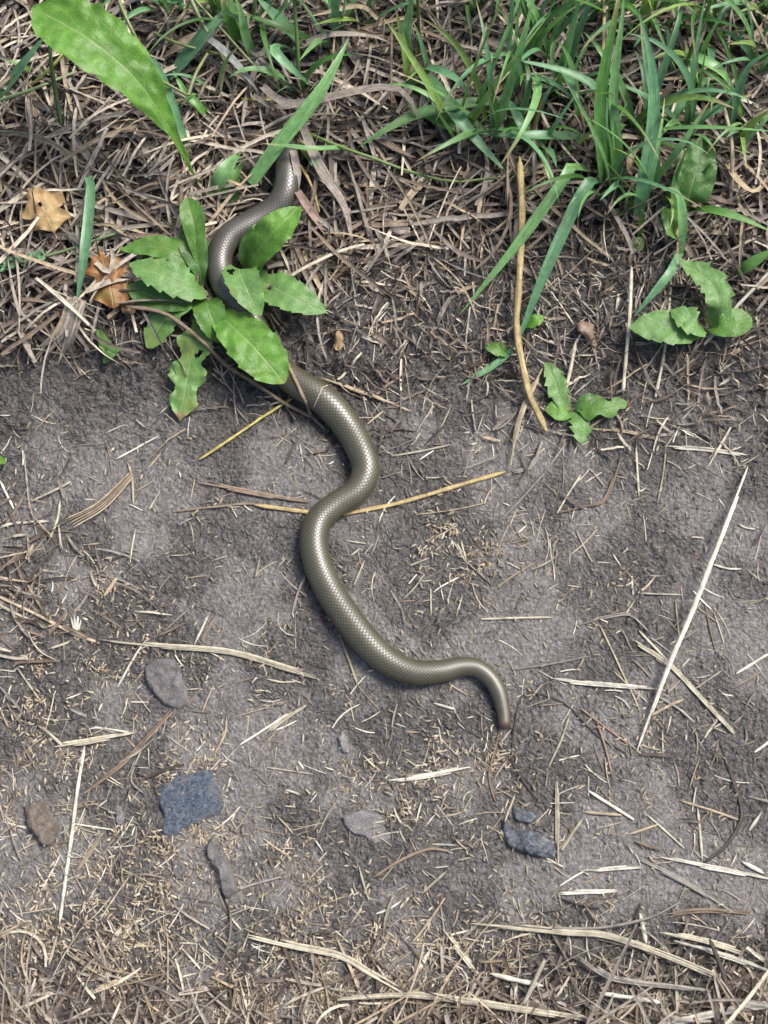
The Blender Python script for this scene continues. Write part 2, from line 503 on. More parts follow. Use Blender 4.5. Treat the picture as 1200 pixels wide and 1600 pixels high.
gx, gy = axis(-0.42, 0.42, 0.0014, 60), axis(-0.46, 0.60, 0.0014, 60)
X, Y = np.meshgrid(gx, gy)
Zg = height(X, Y)
V = np.stack([X, Y, Zg], -1).reshape(-1, 3)
nx, ny = len(gx), len(gy)
i = (np.arange(ny - 1)[:, None] * nx + np.arange(nx - 1)[None]).ravel()
F = np.stack([i, i + 1, i + nx + 1, i + nx], -1)
sd_ = Y - np.interp(X, _bw[:, 0], _bw[:, 1])
hs = sd_ + .03 * gnoise(X * 30, Y * 30, 31) + .03 * gnoise(X * 9, Y * 9, 33)
humus = .22 * sstep(-.13, -.03, hs) + .78 * sstep(0, .16, hs)
worn = sstep(.15, -.25, gnoise(X * 13, Y * 13, 9) + .35 * gnoise(X * 45, Y * 45, 32)) * (1 - sstep(-.09, 0, sd_))      # smooth trodden patches
gcol = np.stack([humus, worn, 0 * X], -1).reshape(-1, 3)
mk('ground', V, F, M_SOIL, org=np.zeros(3), col=gcol, kind='structure', label='grey brown trodden dirt path with a low bank')

# ------------------------------------------------------------------ snake
SN = [(430, 110, 34), (433, 150, 35), (440, 190, 36), (447, 230, 36), (449, 270, 37), (444, 303, 39), (424, 331, 40), (390, 350, 40), (358, 371, 40),
      (343, 400, 40), (346, 433, 40), (366, 466, 40), (392, 500, 40), (412, 540, 41), (436, 577, 43), (464, 598, 45), (509, 627, 47), (542, 666, 46), (565, 707, 44),
      (571, 737, 43), (557, 767, 42), (524, 789, 41), (499, 812, 42), (490, 842, 43), (496, 880, 44), (516, 925, 45), (546, 970, 46),
      (580, 1011, 45), (614, 1038, 42), (647, 1050, 39), (685, 1049, 35), (719, 1042, 31), (745, 1044, 29), (766, 1060, 27.5), (779, 1082, 26),
      (786, 1109, 22), (788, 1127, 19)]
sn = np.array(SN, float)
sr = sn[:, 2] * PXM * 0.5 * np.interp(sn[:, 1], [100, 1130], [1.10, 0.96])
lift = np.interp(sn[:, 1], [150, 230, 300, 540, 600, 700], [-0.026, 0.007, 0.006, 0.005, 0.002, 0.0])
c3 = P(sn[:, 0], sn[:, 1], lift + sr * 0.84)
ctl = np.concatenate([c3, sr[:, None]], 1)
SNC = spline(ctl, 760)
zz = np.convolve(np.pad(SNC[:, 2], 30, mode='edge'), np.hanning(61) / np.hanning(61).sum(), 'valid')
SNC[:, 2] = zz
s = np.r_[0, np.cumsum(np.linalg.norm(np.diff(SNC[:, :3], axis=0), axis=1))]
# rounded tail tip
endr = SNC[-1, 3]
dirn = unit(SNC[-1, :3] - SNC[-4, :3])
tip = []
for t in np.linspace(0.12, 1, 14):
    tip.append(np.r_[SNC[-1, :3] + dirn * endr * 1.1 * t, endr * math.sqrt(max(0, 1 - t * t)) + 1e-5])
body = np.vstack([SNC, tip])
body[len(SNC):, 2] -= np.linspace(0, 0.0012, 14)
K = 72
T = unit(np.gradient(body[:, :3], axis=0))
side = unit(np.cross(T, np.array([0, 0, 1.0])))
nor = np.cross(side, T)
ang = np.arange(K + 1) / K * 2 * np.pi - math.pi / 2
rr = body[:, 3][:, None]
cs, sn_ = np.cos(ang)[None], np.sin(ang)[None]
ww, hh = rr * cs, rr * 0.88 * np.where(sn_ < 0, sn_ * 0.95, sn_)
V = body[:, None, :3] + side[:, None] * ww[..., None] + nor[:, None] * hh[..., None]
Sb = len(body)
i = (np.arange(Sb - 1)[:, None] * (K + 1) + np.arange(K)[None]).ravel()
F = np.stack([i, i + 1, i + K + 2, i + K + 1], -1)
ds = np.r_[0, np.linalg.norm(np.diff(body[:, :3], axis=0), axis=1)]
vv = np.cumsum(ds / np.maximum(body[:, 3], 0.005))
uv = np.stack([np.tile(np.arange(K + 1) / K, Sb), np.repeat(vv, K + 1)], -1)
sb = np.cumsum(ds); q = (sb[-1] - sb)
col = np.tile(np.array([0.086, 0.076, 0.037]), (Sb, K + 1, 1))
grey = sstep(0.40, 0.60, q)[:, None, None]
col = col * (1 - grey) + np.array([0.076, 0.068, 0.047]) * grey
flank = sstep(0.1, -0.75, np.sin(ang))[None, :, None]
col = col * (1 - flank * 0.5) + np.array([0.15, 0.128, 0.062]) * flank * 0.5
tipm = (0.6 * sstep(0.012, 0.001, q))[:, None, None]
col = col * (1 - tipm) + np.array([0.17, 0.085, 0.045]) * tipm
mk('snake', V.reshape(-1, 3), F, M_SNAKE, col=col.reshape(-1, 3), uv=uv,
   label='olive brown glossy snake with small smooth scales winding out of the grass', category='snake')
SXY, SRAD = body[:, :2], body[:, 3]
SPX = np.stack(to_px(body[:, :3]), -1)


def near_snake(xy, grow=1.0, skip_py=None):
    """True where points (n,2) lie on the snake's body"""
    xy = np.asarray(xy)
    out = np.zeros(len(xy), bool)
    sel = np.arange(0, len(SXY), 6)
    if skip_py is not None:
        sel = sel[SPX[sel, 1] > skip_py]
    for a in range(0, len(xy), 20000):
        d = np.linalg.norm(xy[a:a + 20000, None] - SXY[None, sel], axis=-1) - SRAD[None, sel] * grow
        out[a:a + 20000] = d.min(1) < 0
    return out


# ------------------------------------------------------------------ stones
def noise3(v, f, seed):
    return gnoise(v[..., 0] * f + v[..., 2] * f * 0.7, v[..., 1] * f - v[..., 2] * f * 0.6, seed)


def stone(outline, hgt, mat, label, seed, flat_top=0.5):
    o = np.array(outline, float)
    w = P(o[:, 0], o[:, 1], 0)
    cen = w.mean(0)
    loop = spline(np.vstack([w, w[:1]])[:, :2], 49)[:-1]
    rel = loop - cen[:2]
    ring_s = [1.04, 1.04, 1.02, 0.98, 0.92, 0.80, 0.65, 0.48, 0.32, 0.16, 0.0]
    ring_z = [-0.9, -0.3, 0.15, 0.50, 0.70, 0.78, 0.82, 0.85, 0.88, 0.9, 0.9]
    gz = height(loop[:, 0], loop[:, 1]).mean()
    V = []
    for s_, z_ in zip(ring_s, ring_z):
        p = np.empty((48, 3)); p[:, :2] = cen[:2] + rel * s_; p[:, 2] = gz + hgt * z_
        n = noise3(p, 75, seed) * 0.55 + noise3(p, 190, seed + 1) * 0.28 + noise3(p, 420, seed + 2) * 0.10
        p[:, 2] += hgt * n * (0.3 + 0.7 * max(z_, 0)) * min(1, s_ * 4)
        p[:, :2] *= 1
        p[:, :2] += (rel / np.linalg.norm(rel, axis=1, keepdims=True)) * ((noise3(p, 170, seed + 5) * 0.0016 + noise3(p, 420, seed + 6) * 0.0006))[:, None] * (s_ > 0.05)
        V.append(p)
    V = np.concatenate(V)
    n = len(ring_s)
    i = (np.arange(n - 1)[:, None] * 48); j = np.arange(48)[None]; j2 = (j + 1) % 48
    F = np.stack([i + j, i + j2, i + 48 + j2, i + 48 + j], -1).reshape(-1, 4)
    return mk('stone', V, F, mat, label=label, category='stone')


MS_GREY = stone_mat('grey_stone', (0.085, 0.077, 0.075), (0.19, 0.178, 0.172), 0.7)
MS_BLUE = stone_mat('blue_stone', (0.014, 0.026, 0.048), (0.15, 0.18, 0.215), 0.45, 320)
MS_BROWN = stone_mat('brown_stone', (0.085, 0.066, 0.050), (0.20, 0.162, 0.130), 0.75)
MS_PALE = stone_mat('pale_stone', (0.14, 0.13, 0.122), (0.25, 0.238, 0.228), 0.65)
MS_DARK = stone_mat('dark_stone', (0.012, 0.015, 0.021), (0.19, 0.21, 0.235), 0.35, 170)
stone([(226, 1042), (250, 1030), (277, 1035), (284, 1060), (293, 1083), (283, 1104), (258, 1102), (240, 1080), (228, 1062)], 0.0042, MS_GREY,
      'rounded grey stone half sunk in the dirt below the long split straw', 3)
stone([(252, 1228), (275, 1215), (308, 1207), (330, 1204), (335, 1222), (346, 1245), (343, 1268), (318, 1280), (290, 1295), (268, 1308), (254, 1302), (257, 1275), (249, 1250)], 0.0036, MS_BLUE,
      'angular slate blue stone set flat in the dirt among husks', 7)
stone([(327, 1312), (336, 1308), (350, 1330), (362, 1358), (371, 1392), (352, 1402), (345, 1380), (332, 1352), (324, 1330)], 0.007, MS_GREY,
      'narrow grey stone sliver with a sparkly edge beside a pile of husks', 12)
stone([(40, 1262), (55, 1252), (75, 1258), (82, 1278), (95, 1290), (88, 1310), (72, 1322), (58, 1308), (42, 1288)], 0.006, MS_BROWN,
      'lumpy brown stone in the dirt beside a thin upright straw', 17)
stone([(538, 1278), (560, 1268), (590, 1272), (609, 1290), (606, 1312), (590, 1320), (570, 1308), (545, 1298)], 0.0018, MS_PALE,
      'flat pale stone nearly buried in the smooth dirt', 21)
stone([(786, 1282), (798, 1292), (812, 1296), (838, 1300), (862, 1318), (866, 1338), (845, 1340), (815, 1330), (790, 1316)], 0.007, MS_DARK,
      'dark glassy blue black stone with pale streaks beside a short straw', 25)
stone([(800, 1262), (818, 1264), (838, 1276), (828, 1286), (806, 1280)], 0.004, MS_DARK, 'small blue grey chip above the dark glassy stone', 29)
stone([(180, 1262), (189, 1258), (193, 1272), (191, 1286), (182, 1284)], 0.003, MS_PALE, 'small pale pebble in the husks beside the brown stone', 33)
stone([(529, 1152), (536, 1144), (543, 1160), (544, 1176), (533, 1175)], 0.003, MS_PALE, 'small bluish white pebble pressed into bare dirt below the snake', 37)
stone([(268, 1345), (282, 1340), (290, 1362), (284, 1376), (272, 1366)], 0.003, MS_GREY, 'small grey pebble among husks beside the narrow stone sliver', 41)

# ------------------------------------------------------------------ broad leaves
SPAT = [(0, .06), (.1, .10), (.22, .30), (.38, .68), (.55, .93), (.68, 1), (.82, .88), (.92, .60), (.975, .30), (1, .02)]
OVAL = [(0, .10), (.08, .35), (.2, .68), (.38, .94), (.52, 1), (.7, .9), (.85, .62), (.95, .3), (1, .02)]
LANCE = [(0, .05), (.15, .07), (.28, .12), (.36, .30), (.46, .52), (.6, .84), (.75, 1), (.88, .86), (.95, .55), (1, .03)]
LOBED = [(0, .10), (.12, .15), (.2, .35), (.3, .85), (.45, .9), (.62, .95), (.78, .85), (.9, .6), (1, .08)]


def leaf(parent, pts, width, prof, col, teeth=0, depth=0.0, lobes=0, ldepth=0.0, fold=0.12, wave=0.0012, holes=(), seed=0, tipcol=None, name='leaf', mat=None, top=None, curl=0.0, cross=17, **props):
    pts = np.array(pts, float)
    if top is None and name == 'leaf' and len(pts) > 3:
        pts[1:, 2] += .008 * sstep(560, 520, pts[1:, 1]); width *= 1.13
    c = P(pts[:, 0], pts[:, 1], pts[:, 2])
    n = 84
    C = spline(c, n)
    t = np.linspace(0, 1, n)
    pp = np.array(prof)
    w = np.interp(t, pp[:, 0], pp[:, 1])
    w = np.convolve(np.pad(w, 2, mode='edge'), np.ones(5) / 5, 'valid'); w[-1] = 0.02
    dep = ((C - CAM) @ FWD) / FPX
    w = w * width * dep * 0.5
    T = unit(np.gradient(C, axis=0)); side = unit(np.cross(T, np.array([0, 0, 1.0]))); nor = np.cross(side, T)
    u = np.linspace(-1, 1, cross)
    lr = random.Random(seed)
    ph = [lr.random(), lr.random()]
    W = np.empty((n, cross))
    for k, uu in enumerate(u):
        sgn = 0 if uu < 0 else 1
        m = np.ones(n)
        if teeth:
            m = m * (1 - depth * ((t * teeth + ph[sgn]) % 1.0) * (abs(uu) ** 2))
        if lobes:
            m = m * (1 - ldepth * (0.5 - 0.5 * np.cos(2 * np.pi * (t * lobes + ph[sgn] * 0.4))) ** 1.5)
        W[:, k] = uu * w * m
    V = C[:, None] + side[:, None] * W[..., None]
    up = fold * np.abs(W) - curl * W ** 2 / (w[:, None].max() + 1e-6) + wave * gnoise(V[..., 0] * 110 + seed * 3.1, V[..., 1] * 110, seed + 50) * (np.abs(u)[None] * 1.2 + 0.2)
    V = V + nor[:, None] * up[..., None]
    gz = height(V[..., 0], V[..., 1]) + 0.0012
    V[..., 2] = np.maximum(V[..., 2], gz)
    i = (np.arange(n - 1)[:, None] * cross + np.arange(cross - 1)[None])
    F = np.stack([i, i + 1, i + cross + 1, i + cross], -1)
    keep = np.ones(i.shape, bool)
    tc_, uc_ = (t[:-1] + t[1:])[:, None] / 2, ((u[:-1] + u[1:]) / 2)[None]
    for (ht, hu, hrt, hru) in holes:
        keep &= ((tc_ - ht) / hrt) ** 2 + ((uc_ - hu) / hru) ** 2 > 1 + 0.35 * np.sin(tc_ * 61 + uc_ * 17)
    F = F[keep]
    cc = np.tile(np.array(col, float), (n, cross, 1))
    if tipcol is not None:
        k = sstep(0.86, 0.97, t + 0.05 * np.sin(t * 40))[:, None, None]
        cc = cc * (1 - k) + np.array(tipcol) * k
    stem = sstep(0.16, 0.05, t)[:, None, None] * 0.6
    cc = cc * (1 - stem) + np.array([0.20, 0.20, 0.10]) * stem
    uv = np.stack([np.tile((u + 1) / 2, (n, 1)), np.tile(t[:, None], (1, cross))], -1)
    return mk(name, V.reshape(-1, 3), F, mat or M_LEAF, parent=parent, col=cc.reshape(-1, 3), uv=uv.reshape(-1, 2), **props)


G1, G2, G3, G4 = (0.084, 0.200, 0.030), (0.122, 0.255, 0.066), (0.056, 0.145, 0.028), (0.098, 0.240, 0.026)


def plant(px, py, label, group=None):
    b = P(px, py, -0.001)[0]
    e = empty('leafy_weed', b, label=label, category='weed')
    if group:
        e['group'] = group
    return e


a = plant(322, 462, 'broad-leaved green rosette with toothed leaves pressed against the outer bend of the snake')
leaf(a, [(318, 466, .004), (285, 400, .014), (240, 385, .016), (187, 390, .012)], 36, OVAL, G1, seed=1, fold=.1)
leaf(a, [(320, 470, .004), (290, 474, .010), (245, 465, .012), (199, 446, .010)], 42, SPAT, G3, seed=2, fold=.12)
leaf(a, [(326, 458, .010), (300, 450, .020), (255, 430, .024), (202, 412, .020)], 56, OVAL, G2, teeth=7, depth=.24, seed=3, fold=.08)
leaf(a, [(318, 470, .004), (288, 476, .010), (258, 500, .011), (230, 544, .007)], 44, SPAT, G2, teeth=6, depth=.2, seed=4, fold=.10)
leaf(a, [(321, 464, .006), (325, 480, .017), (336, 510, .016), (345, 538, .010)], 46, OVAL, G1, teeth=9, depth=.08, seed=5, fold=.10)
leaf(a, [(318, 472, .004), (311, 515, .010), (296, 575, .013), (288, 620, .010), (280, 658, .004)], 62, LOBED, G2, lobes=4.2, ldepth=.42, teeth=11, depth=.15, seed=6, fold=.05, wave=.0024,
     holes=[(.47, -.35, .035, .16)], tipcol=(.33, .24, .10))
leaf(a, [(322, 470, .004), (350, 498, .018), (395, 540, .034), (445, 599, .030)], 74, SPAT, G4, teeth=7, depth=.10, seed=7, fold=.08, wave=.002)
leaf(a, [(318, 455, .004), (308, 400, .016), (303, 350, .026), (292, 308, .030)], 34, LANCE, G1, seed=8, fold=.25)
leaf(a, [(318, 455, .004), (312, 420, .012), (302, 385, .014), (296, 352, .012)], 40, SPAT, G3, seed=9, fold=.2)
leaf(a, [(322, 450, .004), (322, 410, .009), (327, 375, .010)], 20, SPAT, G1, seed=10, fold=.15)
b_ = plant(384, 425, 'green weed with nibbled broad leaves inside the bend of the snake')
leaf(b_, [(384, 424, .004), (396, 400, .016), (430, 360, .034), (470, 322, .036)], 55, OVAL, G4, teeth=8, depth=.06, seed=21, fold=.10, wave=.0016)
leaf(b_, [(384, 424, .003), (388, 395, .010), (400, 365, .022), (414, 346, .024)], 30, OVAL, G3, seed=22, fold=.1)
leaf(b_, [(383, 424, .004), (374, 422, .022), (386, 452, .030), (408, 494, .026)], 52, OVAL, G2, teeth=8, depth=.1, seed=23, fold=.10, holes=[(.38, .5, .06, .22)])
leaf(b_, [(386, 424, .003), (410, 440, .012), (455, 462, .016), (510, 488, .012)], 56, OVAL, G2, teeth=10, depth=.12, seed=24, fold=.08, holes=[(.42, .12, .035, .14), (.3, -.85, .09, .2)])
leaf(b_, [(384, 424, .002), (395, 420, .010), (412, 408, .012)], 24, OVAL, G1, seed=25)
c_ = plant(318, 300, 'tall weed with one very long glossy green leaf arching over the thatch')
leaf(c_, [(318, 300, .0), (290, 245, .03), (250, 175, .06), (200, 110, .085), (130, 55, .10), (52, 12, .10)], 102, LANCE, G4, teeth=9, depth=.10, seed=31, fold=.22, wave=.003)
leaf(c_, [(318, 300, .0), (330, 298, .008), (346, 300, .012)], 22, OVAL, G2, seed=32)
d_ = plant(1100, 512, 'green weed with bluish toothed leaves spread flat on the bank soil')
leaf(d_, [(1100, 514, .003), (1070, 514, .009), (1030, 510, .010), (984, 512, .007)], 56, OVAL, G2, teeth=6, depth=.12, seed=41, fold=.06)
leaf(d_, [(1100, 514, .003), (1088, 508, .012), (1072, 496, .014), (1048, 484, .012)], 44, OVAL, G2, teeth=5, depth=.25, seed=42, fold=.1)
leaf(d_, [(1104, 510, .003), (1124, 478, .012), (1110, 440, .018), (1062, 408, .014)], 48, OVAL, G2, teeth=6, depth=.3, seed=43, fold=.2)
leaf(d_, [(1102, 514, .003), (1122, 512, .008), (1148, 504, .010), (1174, 494, .008)], 42, SPAT, G1, seed=44, fold=.08)
e_ = plant(892, 640, 'small seedling weed with five little toothed leaves on bare soil')
leaf(e_, [(892, 640, .002), (876, 620, .007), (866, 590, .008), (852, 566, .006)], 36, OVAL, G2, teeth=5, depth=.3, seed=51, fold=.08)
leaf(e_, [(892, 640, .002), (880, 641, .006), (866, 640, .007), (852, 640, .005)], 32, OVAL, G4, seed=52, fold=.06)
leaf(e_, [(892, 642, .002), (902, 652, .006), (908, 668, .006), (908, 694, .004)], 36, OVAL, G2, teeth=4, depth=.4, seed=53, fold=.06)
leaf(e_, [(892, 640, .002), (915, 642, .006), (945, 638, .008), (980, 628, .006)], 34, LOBED, G1, lobes=3, ldepth=.5, seed=54, fold=.06)
leaf(e_, [(892, 640, .002), (905, 634, .005), (920, 626, .006), (940, 620, .004)], 22, OVAL, G3, seed=55, fold=.06)
f_ = plant(1075, 330, 'dark blistered oval leaf weed beneath the tall grass tufts')
leaf(f_, [(1072, 340, .002), (1076, 310, .018), (1090, 260, .028), (1098, 212, .030)], 58, OVAL, G3, seed=61, fold=.05, wave=.003)
leaf(f_, [(1060, 375, .002), (1054, 360, .014), (1046, 340, .018), (1036, 322, .016)], 30, OVAL, G1, seed=62, teeth=4, depth=.2)
for k, (px, py, tx, ty, w_, lb) in enumerate([
        (800, 552, 757, 540, 26, 'lone small green leaf under the drooping grass blade'),
        (818, 510, 850, 494, 24, 'lone small bright leaf beside the golden straw on dark soil'),
        (178, 562, 152, 514, 20, 'tiny wispy green seedling at the foot of the dry thatch'),
        (188, 540, 162, 568, 18, 'tiny green seedling lying where thatch meets bare dirt'),
        (-16, 712, 10, 722, 20, 'little round green leaf poking out by the path margin'),
        (985, 395, 1002, 370, 26, 'little shaded green seedling leaf under the tuft')]):
    p_ = plant(px, py, lb)
    leaf(p_, [(px, py, .001), ((px + tx) / 2, (py + ty) / 2 + 2, .006), (tx, ty, .005)], w_, OVAL, (G1, G4, G1, G3, G4, G3)[k], teeth=4, depth=.2, seed=70 + k, fold=.08)

# dead tree leaves lying on the thatch
def dead_leaf(pts, width, col, label, seed, lobes=3.0, ldepth=.55, holes=(), curl=.25):
    pts = [(x_, y_, z_ + .008 * (y_ < 500)) for x_, y_, z_ in pts]
    e = empty('dead_leaf', P(pts[0][0], pts[0][1], .002)[0], label=label, category='dead leaf')
    leaf(e, pts, width, [(0, .05), (.1, .08), (.16, .35), (.3, .8), (.55, 1), (.8, .85), (.94, .6), (1, .1)], col, lobes=lobes, ldepth=ldepth, seed=seed, fold=-.05, wave=.004, holes=holes, curl=curl, name='blade', cross=15)


dead_leaf([(88, 372, .010), (78, 345, .014), (66, 320, .018), (50, 296, .016)], 78, (.42, .27, .12), 'pale tan lobed dead leaf lying on the thatch', 81, 2.6, .5, [(.7, -.1, .04, .1)])
dead_leaf([(150, 385, .010), (162, 410, .014), (172, 445, .014), (178, 482, .010)], 80, (.27, .115, .035), 'orange brown lobed dead oak leaf beside the toothed rosette', 82, 2.4, .55)
dead_leaf([(192, 470, .006), (203, 476, .009), (212, 488, .006)], 34, (.16, .09, .055), 'dark brown dead leaf scrap beside the orange leaf', 83, 1.5, .3)
dead_leaf([(893, 512, .004), (905, 506, .012), (920, 514, .012), (930, 540, .004)], 28, (.30, .20, .15), 'small curled brown leaf scrap on bare bank soil', 84, 1.5, .2, curl=.8)
dead_leaf([(527, 512, .003), (530, 528, .007), (527, 546, .003)], 17, (.42, .28, .14), 'tiny tan leaf scrap on soil beside the thatch edge', 85, 1, .2)

# ------------------------------------------------------------------ green grass
GC = [(0.130, 0.285, 0.130), (0.098, 0.235, 0.045), (0.170, 0.340, 0.115), (0.215, 0.335, 0.080), (0.066, 0.160, 0.036), (0.26, 0.27, 0.11)]


def blade(parent, pts, w, ci=0, name='blade', fold=0.3, tipw=0.03, basew=0.6, world=False, twist=0.0, mat=None, col=None, **props):
    pts = np.array(pts, float)
    c = pts if world else P(pts[:, 0], pts[:, 1], pts[:, 2])
    n = 14
    C = spline(c, n)
    gz = height(C[:, 0], C[:, 1]) + 0.001
    if not world:
        C[:, 2] = np.maximum(C[:, 2], gz)
    t = np.linspace(0, 1, n)
    prof = np.minimum(basew + (1 - basew) * sstep(0, .25, t), 1) * np.maximum(np.clip((1 - t) / 0.45, 0, 1) ** 0.75, tipw)
    wm = w * PXM * prof
    colr = np.array(col if col is not None else GC[ci]) * random.uniform(.82, 1.18)
    Vv, Ff, cc, uvv = ribbons(C[None], wm[None], colr[None], fold, twist=(t * twist)[None])
    if name == 'blade' and col is None:                       # dry tip on some blades
        if random.random() < 0.35:
            k = np.repeat(sstep(.78, .95, t), 3)[:, None]
            cc = cc * (1 - k) + np.array([.34, .27, .13]) * k
    return mk(name, Vv, Ff, mat or M_GRASS, parent=parent, col=cc, uv=uvv, **props)


def culm(parent, pts, w, col, name='stem', mat=None, **props):
    pts = np.array(pts, float)
    C = spline(P(pts[:, 0], pts[:, 1], pts[:, 2]), 14)
    r = w * PXM * .5 * np.linspace(1, .7, 14)
    Vv, Ff, cc, uvv = tube(C, r, r, 6, col)
    return mk(name, Vv, Ff, mat or M_GRASS, parent=parent, col=cc, uv=uvv, **props)


def tuft(px, py, label, n_rand=6, lmin=.05, lmax=.13, wmin=6, wmax=13, az=None, spread=1.0, group=None):
    b = P(px, py, -.001)[0]
    e = empty('grass_tuft', b, label=label, category='grass tuft')
    if group:
        e['group'] = group
    for _ in range(n_rand):
        a_ = random.uniform(0, 2 * math.pi) if az is None else R(90 - az) + random.gauss(0, .5) * spread
        L = random.uniform(lmin, lmax)
        el = R(random.uniform(55, 88))
        droop = R(random.uniform(10, 115))
        p = np.array([b[0] + random.gauss(0, .006), b[1] + random.gauss(0, .006), b[2] + .0005])
        pts = [p.copy()]
        m = 6
        tw = random.gauss(0, .12)
        for q_ in range(m):
            e2 = el - droop * ((q_ + .5) / m) ** 1.6
            a2 = a_ + tw * q_
            p = p + np.array([math.cos(a2) * math.cos(e2), math.sin(a2) * math.cos(e2), math.sin(e2)]) * L / m
            g_ = float(height(p[0], p[1])) + .004
            p[2] = max(p[2], g_)
            pts.append(p.copy())
        blade(e, pts, random.uniform(wmin, wmax), random.choice([0, 0, 1, 2, 2, 3, 4]), world=True, twist=random.gauss(0, .6))
    return e


t1 = tuft(948, 302, 'tall upright bright green grass tuft with broad blades on dark soil', 9, .07, .17, 7, 14)
for w_, ci, pts in [(19, 1, [(946, 300, 0), (940, 240, .035), (938, 150, .07), (962, 20, .11), (970, -30, .12)]),
                    (17, 1, [(962, 312, 0), (962, 250, .03), (955, 190, .05), (950, 150, .06)]),
                    (16, 2, [(968, 300, 0), (966, 240, .03), (958, 150, .065), (972, 30, .1), (975, -10, .11)]),
                    (14, 0, [(940, 290, 0), (945, 240, .02), (935, 190, .035), (928, 150, .05)]),
                    (15, 0, [(956, 230, .02), (940, 150, .05), (890, 115, .06), (800, 92, .065)]),
                    (18, 2, [(930, 268, .004), (890, 262, .04), (885, 275, .042), (810, 380, .022), (718, 492, .004)]),
                    (19, 0, [(940, 285, .004), (922, 284, .045), (905, 310, .042), (850, 430, .022), (812, 525, .010), (790, 560, .006)]),
                    (11, 0, [(800, 548, .006), (770, 572, .004), (720, 602, .003)])]:
    blade(t1, pts, w_, ci, basew=.9)
t2 = tuft(1015, 330, 'grass tuft with pale curved blades arching over soil by the dark oval leaf', 8, .06, .15, 7, 13)
for w_, ci, pts in [(20, 0, [(996, 345, 0), (1003, 290, .03), (1020, 190, .06), (1018, 100, .09), (998, 20, .12)]),
                    (16, 0, [(1022, 335, 0), (1024, 240, .03), (1022, 160, .06), (1008, 90, .075), (1000, 22, .09)]),
                    (15, 3, [(948, 338, .004), (985, 325, .012), (1010, 300, .018), (1022, 288, .02)]),
                    (16, 2, [(1062, 400, .002), (1066, 345, .03), (1060, 305, .042), (1042, 295, .045), (1028, 302, .04)]),
                    (14, 0, [(1062, 395, .004), (1048, 425, .022), (1020, 460, .014), (990, 495, .006)]),
                    (15, 1, [(1070, 330, .004), (1110, 328, .03), (1160, 342, .034), (1205, 362, .03)]),
                    (12, 2, [(1005, 330, 0), (1025, 280, .02), (1060, 235, .045), (1113, 152, .07)]),
                    (13, 4, [(1060, 320, .01), (1085, 290, .03), (1110, 255, .04)]),
                    (10, 1, [(1000, 372, 0), (1002, 340, .02), (1006, 325, .03)])]:
    blade(t2, pts, w_, ci, basew=.9)
t3 = tuft(838, 232, 'low grass tuft with a stubby brown stalk and horizontal blue green blades', 7, .04, .09)
for w_, ci, pts in [(17, 0, [(920, 214, .01), (850, 212, .03), (790, 212, .032), (748, 208, .03)]),
                    (15, 0, [(826, 236, 0), (815, 200, .03), (795, 160, .03), (760, 150, .03)]),
                    (14, 2, [(905, 200, 0), (900, 150, .03), (890, 95, .055), (870, 62, .07)]),
                    (12, 1, [(902, 180, 0), (896, 140, .02), (888, 100, .03)]),
                    (10, 3, [(870, 245, .004), (905, 222, .02), (935, 195, .03)])]:
    blade(t3, pts, w_, ci)
culm(t3, [(822, 262, 0), (830, 215, .02), (846, 155, .05)], 9, (.16, .12, .05))
culm(t3, [(838, 285, 0), (846, 250, .012)], 9, (.17, .11, .06))
culm(t3, [(862, 282, 0), (866, 248, .012)], 7, (.19, .13, .07))
t4 = tuft(652, 128, 'grass tuft with a wiry upright stem and crossing blue green blades', 3, .04, .08)
culm(t4, [(656, 110, 0), (655, 60, .03), (652, -20, .08)], 7, (.13, .17, .05))
for w_, ci, pts in [(24, 0, [(655, 108, .004), (690, 150, .03), (740, 215, .03), (792, 270, .012)]),
                    (18, 0, [(656, 104, .004), (685, 110, .04), (715, 125, .045), (736, 152, .03)]),
                    (20, 2, [(782, 158, .02), (720, 168, .03), (650, 180, .03), (600, 205, .026), (560, 230, .015)]),
                    (22, 1, [(640, 165, .004), (680, 185, .02), (705, 200, .02), (735, 212, .014)]),
                    (12, 3, [(640, 150, 0), (634, 90, .03), (622, 30, .05), (617, 10, .06)]),
                    (18, 2, [(642, 100, .0), (634, 60, .04), (640, 20, .06), (646, -15, .08)]),
                    (20, 4, [(640, 152, 0), (642, 130, .02), (646, 100, .03)])]:
    blade(t4, pts, w_, ci)
t5 = tuft(460, 150, 'grass tuft with one broad pale blade slanting across the hidden snake', 3, .04, .09)
for w_, ci, pts in [(25, 2, [(392, 288, .010), (430, 235, .030), (490, 160, .05), (520, 110, .055), (545, 62, .055)]),
                    (9, 2, [(540, 230, .02), (490, 232, .034), (450, 228, .036), (408, 224, .034)]),
                    (12, 0, [(485, 225, 0), (490, 260, .02), (515, 285, .012)]),
                    (13, 3, [(468, 220, .004), (480, 245, .018), (488, 256, .012)]),
                    (24, 0, [(472, 70, .0), (440, 40, .03), (400, -5, .05)]),
                    (18, 0, [(470, 100, .0), (450, 75, .02), (428, 78, .04), (460, 112, .03), (490, 135, .02)])]:
    blade(t5, pts, w_, ci, basew=.9)
culm(t5, [(467, 160, 0), (466, 90, .03), (462, 30, .05), (458, -20, .07)], 8, (.11, .20, .05))
culm(t5, [(476, 205, .01), (520, 225, .024), (580, 246, .022), (640, 268, .018), (706, 284, .016), (760, 280, .014), (836, 270, .010)], 6, (.20, .30, .09))
t6 = tuft(345, 305, 'short folded cut grass blade beside the tall leaf stem', 0)
blade(t6, [(322, 312, .006), (345, 280, .02), (360, 255, .022), (376, 238, .016)], 27, 2, basew=.9)
blade(t6, [(345, 318, .004), (362, 285, .012), (380, 250, .012)], 16, 1)
blade(t6, [(356, 340, .002), (366, 310, .012), (376, 280, .012)], 13, 4)
